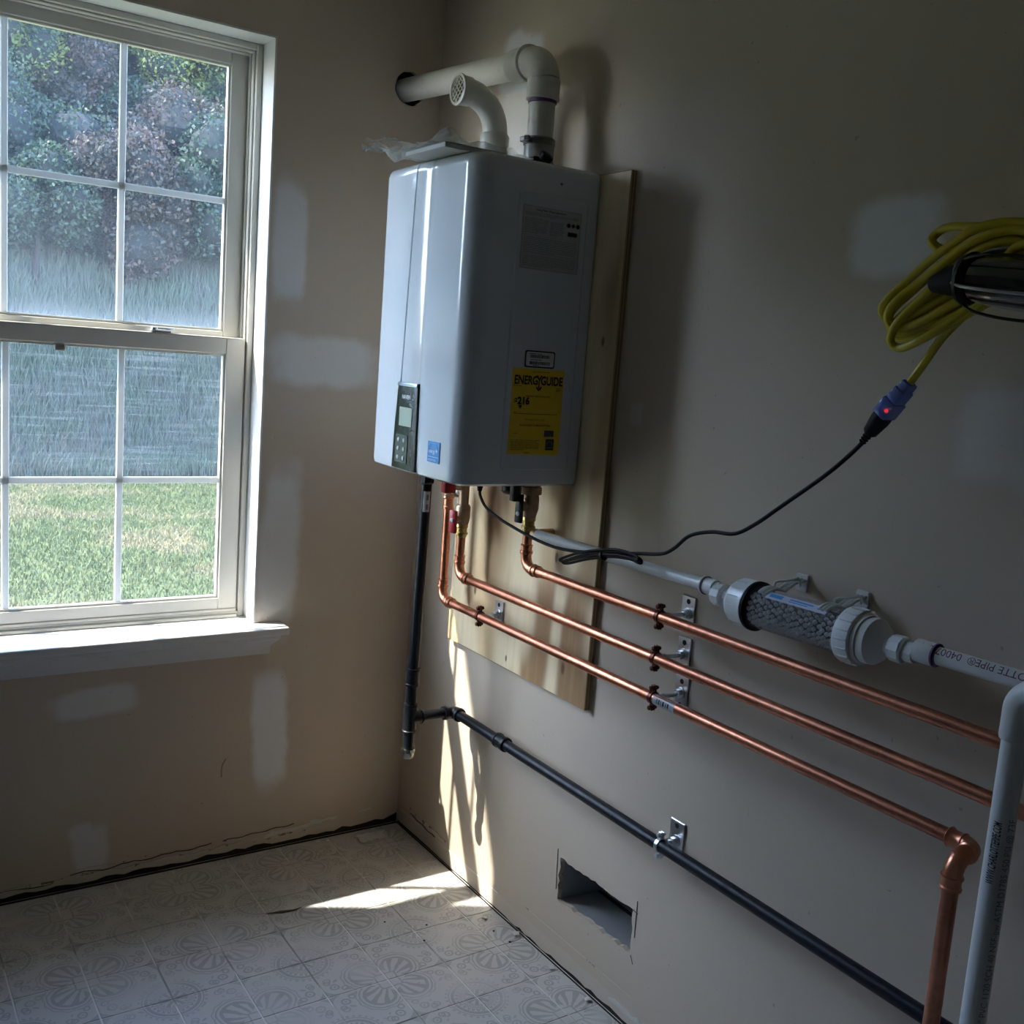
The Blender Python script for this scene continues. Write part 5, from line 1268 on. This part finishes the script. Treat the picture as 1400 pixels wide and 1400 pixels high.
def leaf_mat(name, c1, c2, c3, f3):
    m = M(name, c1, .6); nt = m.nt
    n1 = m.noise(2.2, 4); n2 = m.noise(12, 3)
    m.mix(n1.ss(.40, .62), c2); m.mix(n2.ss(.58, .66)*f3, c3)
    tl = nt.nodes.new('ShaderNodeBsdfTranslucent'); nt.links.new(m.cs, tl.inputs[0])
    mx = nt.nodes.new('ShaderNodeMixShader'); mx.inputs[0].default_value = .35
    nt.links.new(m.b.outputs[0], mx.inputs[1]); nt.links.new(tl.outputs[0], mx.inputs[2]); nt.links.new(mx.outputs[0], m.out.inputs[0])
    return m.m
LM = [leaf_mat('leaves_blue_green', (.020, .042, .030), (.034, .060, .038), (.12, .15, .04), .5),
      leaf_mat('leaves_dull_brown', (.036, .038, .030), (.058, .042, .036), (.15, .08, .035), .5),
      leaf_mat('leaves_yellow_green', (.040, .068, .030), (.15, .18, .045), (.028, .052, .030), .7)]
m_core = simple('crown_core_shade', (.007, .011, .011), .9); m_bark = simple('bark', (.012, .010, .009), .9)
def tree(x, y, zc, rx, rz, mi, lab, name='leafy_shrub', nl=6500, leaf=.05, cat='shrub', grp='shrubs and trees on the bank'):
    t = thing(name, (x, y, ground_z(x, y)), lab, cat, grp)
    cen = np.array([x, y, zc]); lumps = []
    for k in range(16):
        d = RNG.normal(size=3); d /= np.linalg.norm(d); lumps.append((cen + d*np.array([rx, rx*.5, rz])*.72, RNG.uniform(.28, .52)*min(rx, rz)))
    P_ = []
    per = nl//len(lumps)
    for c, r in lumps:
        d = RNG.normal(size=(per, 3)); d /= np.linalg.norm(d, axis=1)[:, None]; rr = r*(1 + RNG.normal(0, .13, per)); P_.append(c + d*rr[:, None])
    P_ = np.concatenate(P_); N = len(P_)
    a = RNG.normal(size=(N, 3)); a /= np.linalg.norm(a, axis=1)[:, None]; bq = np.cross(a, RNG.normal(size=(N, 3))); bq /= np.linalg.norm(bq, axis=1)[:, None]
    s = leaf*RNG.uniform(.6, 1.5, N)[:, None]
    V = np.stack([P_ - a*s, P_ + bq*s*.55, P_ + a*s, P_ - bq*s*.55], 1)
    o_ = np.array(origin(t)); V = V - o_
    me = bpy.data.meshes.new('foliage'); me.vertices.add(N*4); me.vertices.foreach_set('co', V.ravel()); me.loops.add(N*4); me.loops.foreach_set('vertex_index', np.arange(N*4))
    me.polygons.add(N); me.polygons.foreach_set('loop_start', np.arange(N)*4); me.update(calc_edges=True); me.materials.append(LM[mi])
    f = bpy.data.objects.new('foliage', me); COL.objects.link(f); f.parent = t; f['kind'] = 'stuff'
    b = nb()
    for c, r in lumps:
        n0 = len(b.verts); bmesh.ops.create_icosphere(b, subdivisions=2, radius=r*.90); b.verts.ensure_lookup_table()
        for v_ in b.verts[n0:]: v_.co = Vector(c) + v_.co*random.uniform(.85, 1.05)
    obj('crown_shade_lumps', b, m_core, t)  # near-black lumps stand in for the shade deep inside the crown
    b = nb(); g0 = ground_z(x, y); sweep(b, [(x, y, g0-.1), (x+.05, y, (g0+zc)/2), (x, y, zc)], [.05, .04, .03], 8); obj('trunk', b, m_bark, t)
TREES = [
         (-.3, 14.4, 3.5, .95, 1.0, 1, 'dull brown-green shrub seen through the upper left pane, just above the weeds'),
         (1.15, 14.3, 3.2, .75, .75, 0, 'low blue-green shrub above the weeds beside the window muntin'),
         (2.5, 14.4, 3.4, .9, 1.0, 1, 'brownish shrub low in the upper right pane'),
         (4.2, 14.5, 3.7, 1.0, 1.2, 0, 'blue-green shrub behind the right sash stile'),
         (.9, 15.7, 4.1, 1.5, 1.2, 0, 'dark green thicket filling the gap behind the low shrubs on the left'),
         (3.6, 15.8, 4.1, 1.4, 1.3, 1, 'brownish thicket filling the gap behind the low shrubs on the right'),
         (2.2, 15.2, 3.0, 1.0, .8, 0, 'dark low growth between the shrubs, just behind the upper vertical muntin'),
         (2.6, 18.2, 6.2, 1.6, 2.2, 0, 'dark green tree in the gap behind the upper vertical muntin'),
         (-.9, 16.9, 5.3, 1.3, 1.9, 0, 'dark green tree hidden mostly beyond the left frame edge'),
         (.75, 17.0, 6.2, 1.2, 1.4, 2, 'sunlit yellow-green tree at the top of the upper left pane'),
         (2.1, 17.0, 5.2, .9, 1.7, 1, 'reddish brown tree in the middle behind the upper vertical muntin'),
         (3.2, 16.9, 5.0, .7, .9, 0, 'small blue-green tree low in the upper right pane, behind the brown shrub'),
         (4.2, 17.1, 6.3, 1.0, 1.2, 2, 'pale green tree with orange tips near the upper right sash corner'),
         (5.6, 17.0, 6.0, 1.3, 2.0, 1, 'brownish tree beyond the right window jamb'),
         (1.2, 19.2, 7.2, 2.3, 2.6, 0, 'tall dark green tree at the back, above the yellow-green one'),
         (5.0, 19.4, 7.4, 2.3, 2.8, 0, 'tall dark green tree at the back right'),
         (-2.6, 19.0, 7.0, 2.2, 2.8, 1, 'tall brownish tree at the back left'),
         (-3.4, 15.6, 3.6, 1.5, 1.5, 0, 'added unseen dark green tree on the bank left of the window view'),  # left-hand trees out of view, added to cut sky reflected in the heater
         (-6.2, 16.8, 4.4, 2.2, 2.2, 1, 'added unseen brownish tree further left along the bank'),
         (-9.8, 17.0, 4.8, 2.6, 2.6, 0, 'added unseen broad green tree well left along the bank'),
         (-14.0, 17.6, 4.8, 3.0, 2.6, 2, 'added unseen broad yellow-green tree at the far left of the bank'),
         (6.9, 15.6, 4.6, 1.5, 2.0, 0, 'green tree right of the window view, in front of the broad one'),
         (9.0, 17.4, 6.2, 2.6, 3.6, 0, 'broad green tree at the far right of the bank')]
for (x, y, zc, rx, rz, mi, lab) in TREES: tree(x, y, zc, rx, rz, mi, lab, 'leafy_tree' if zc > 4 else 'leafy_shrub', cat='tree' if zc > 4 else 'shrub', nl=22000 if x > -2.5 else 14000, leaf=.034 if -2.5 < x < 5.5 else .085)
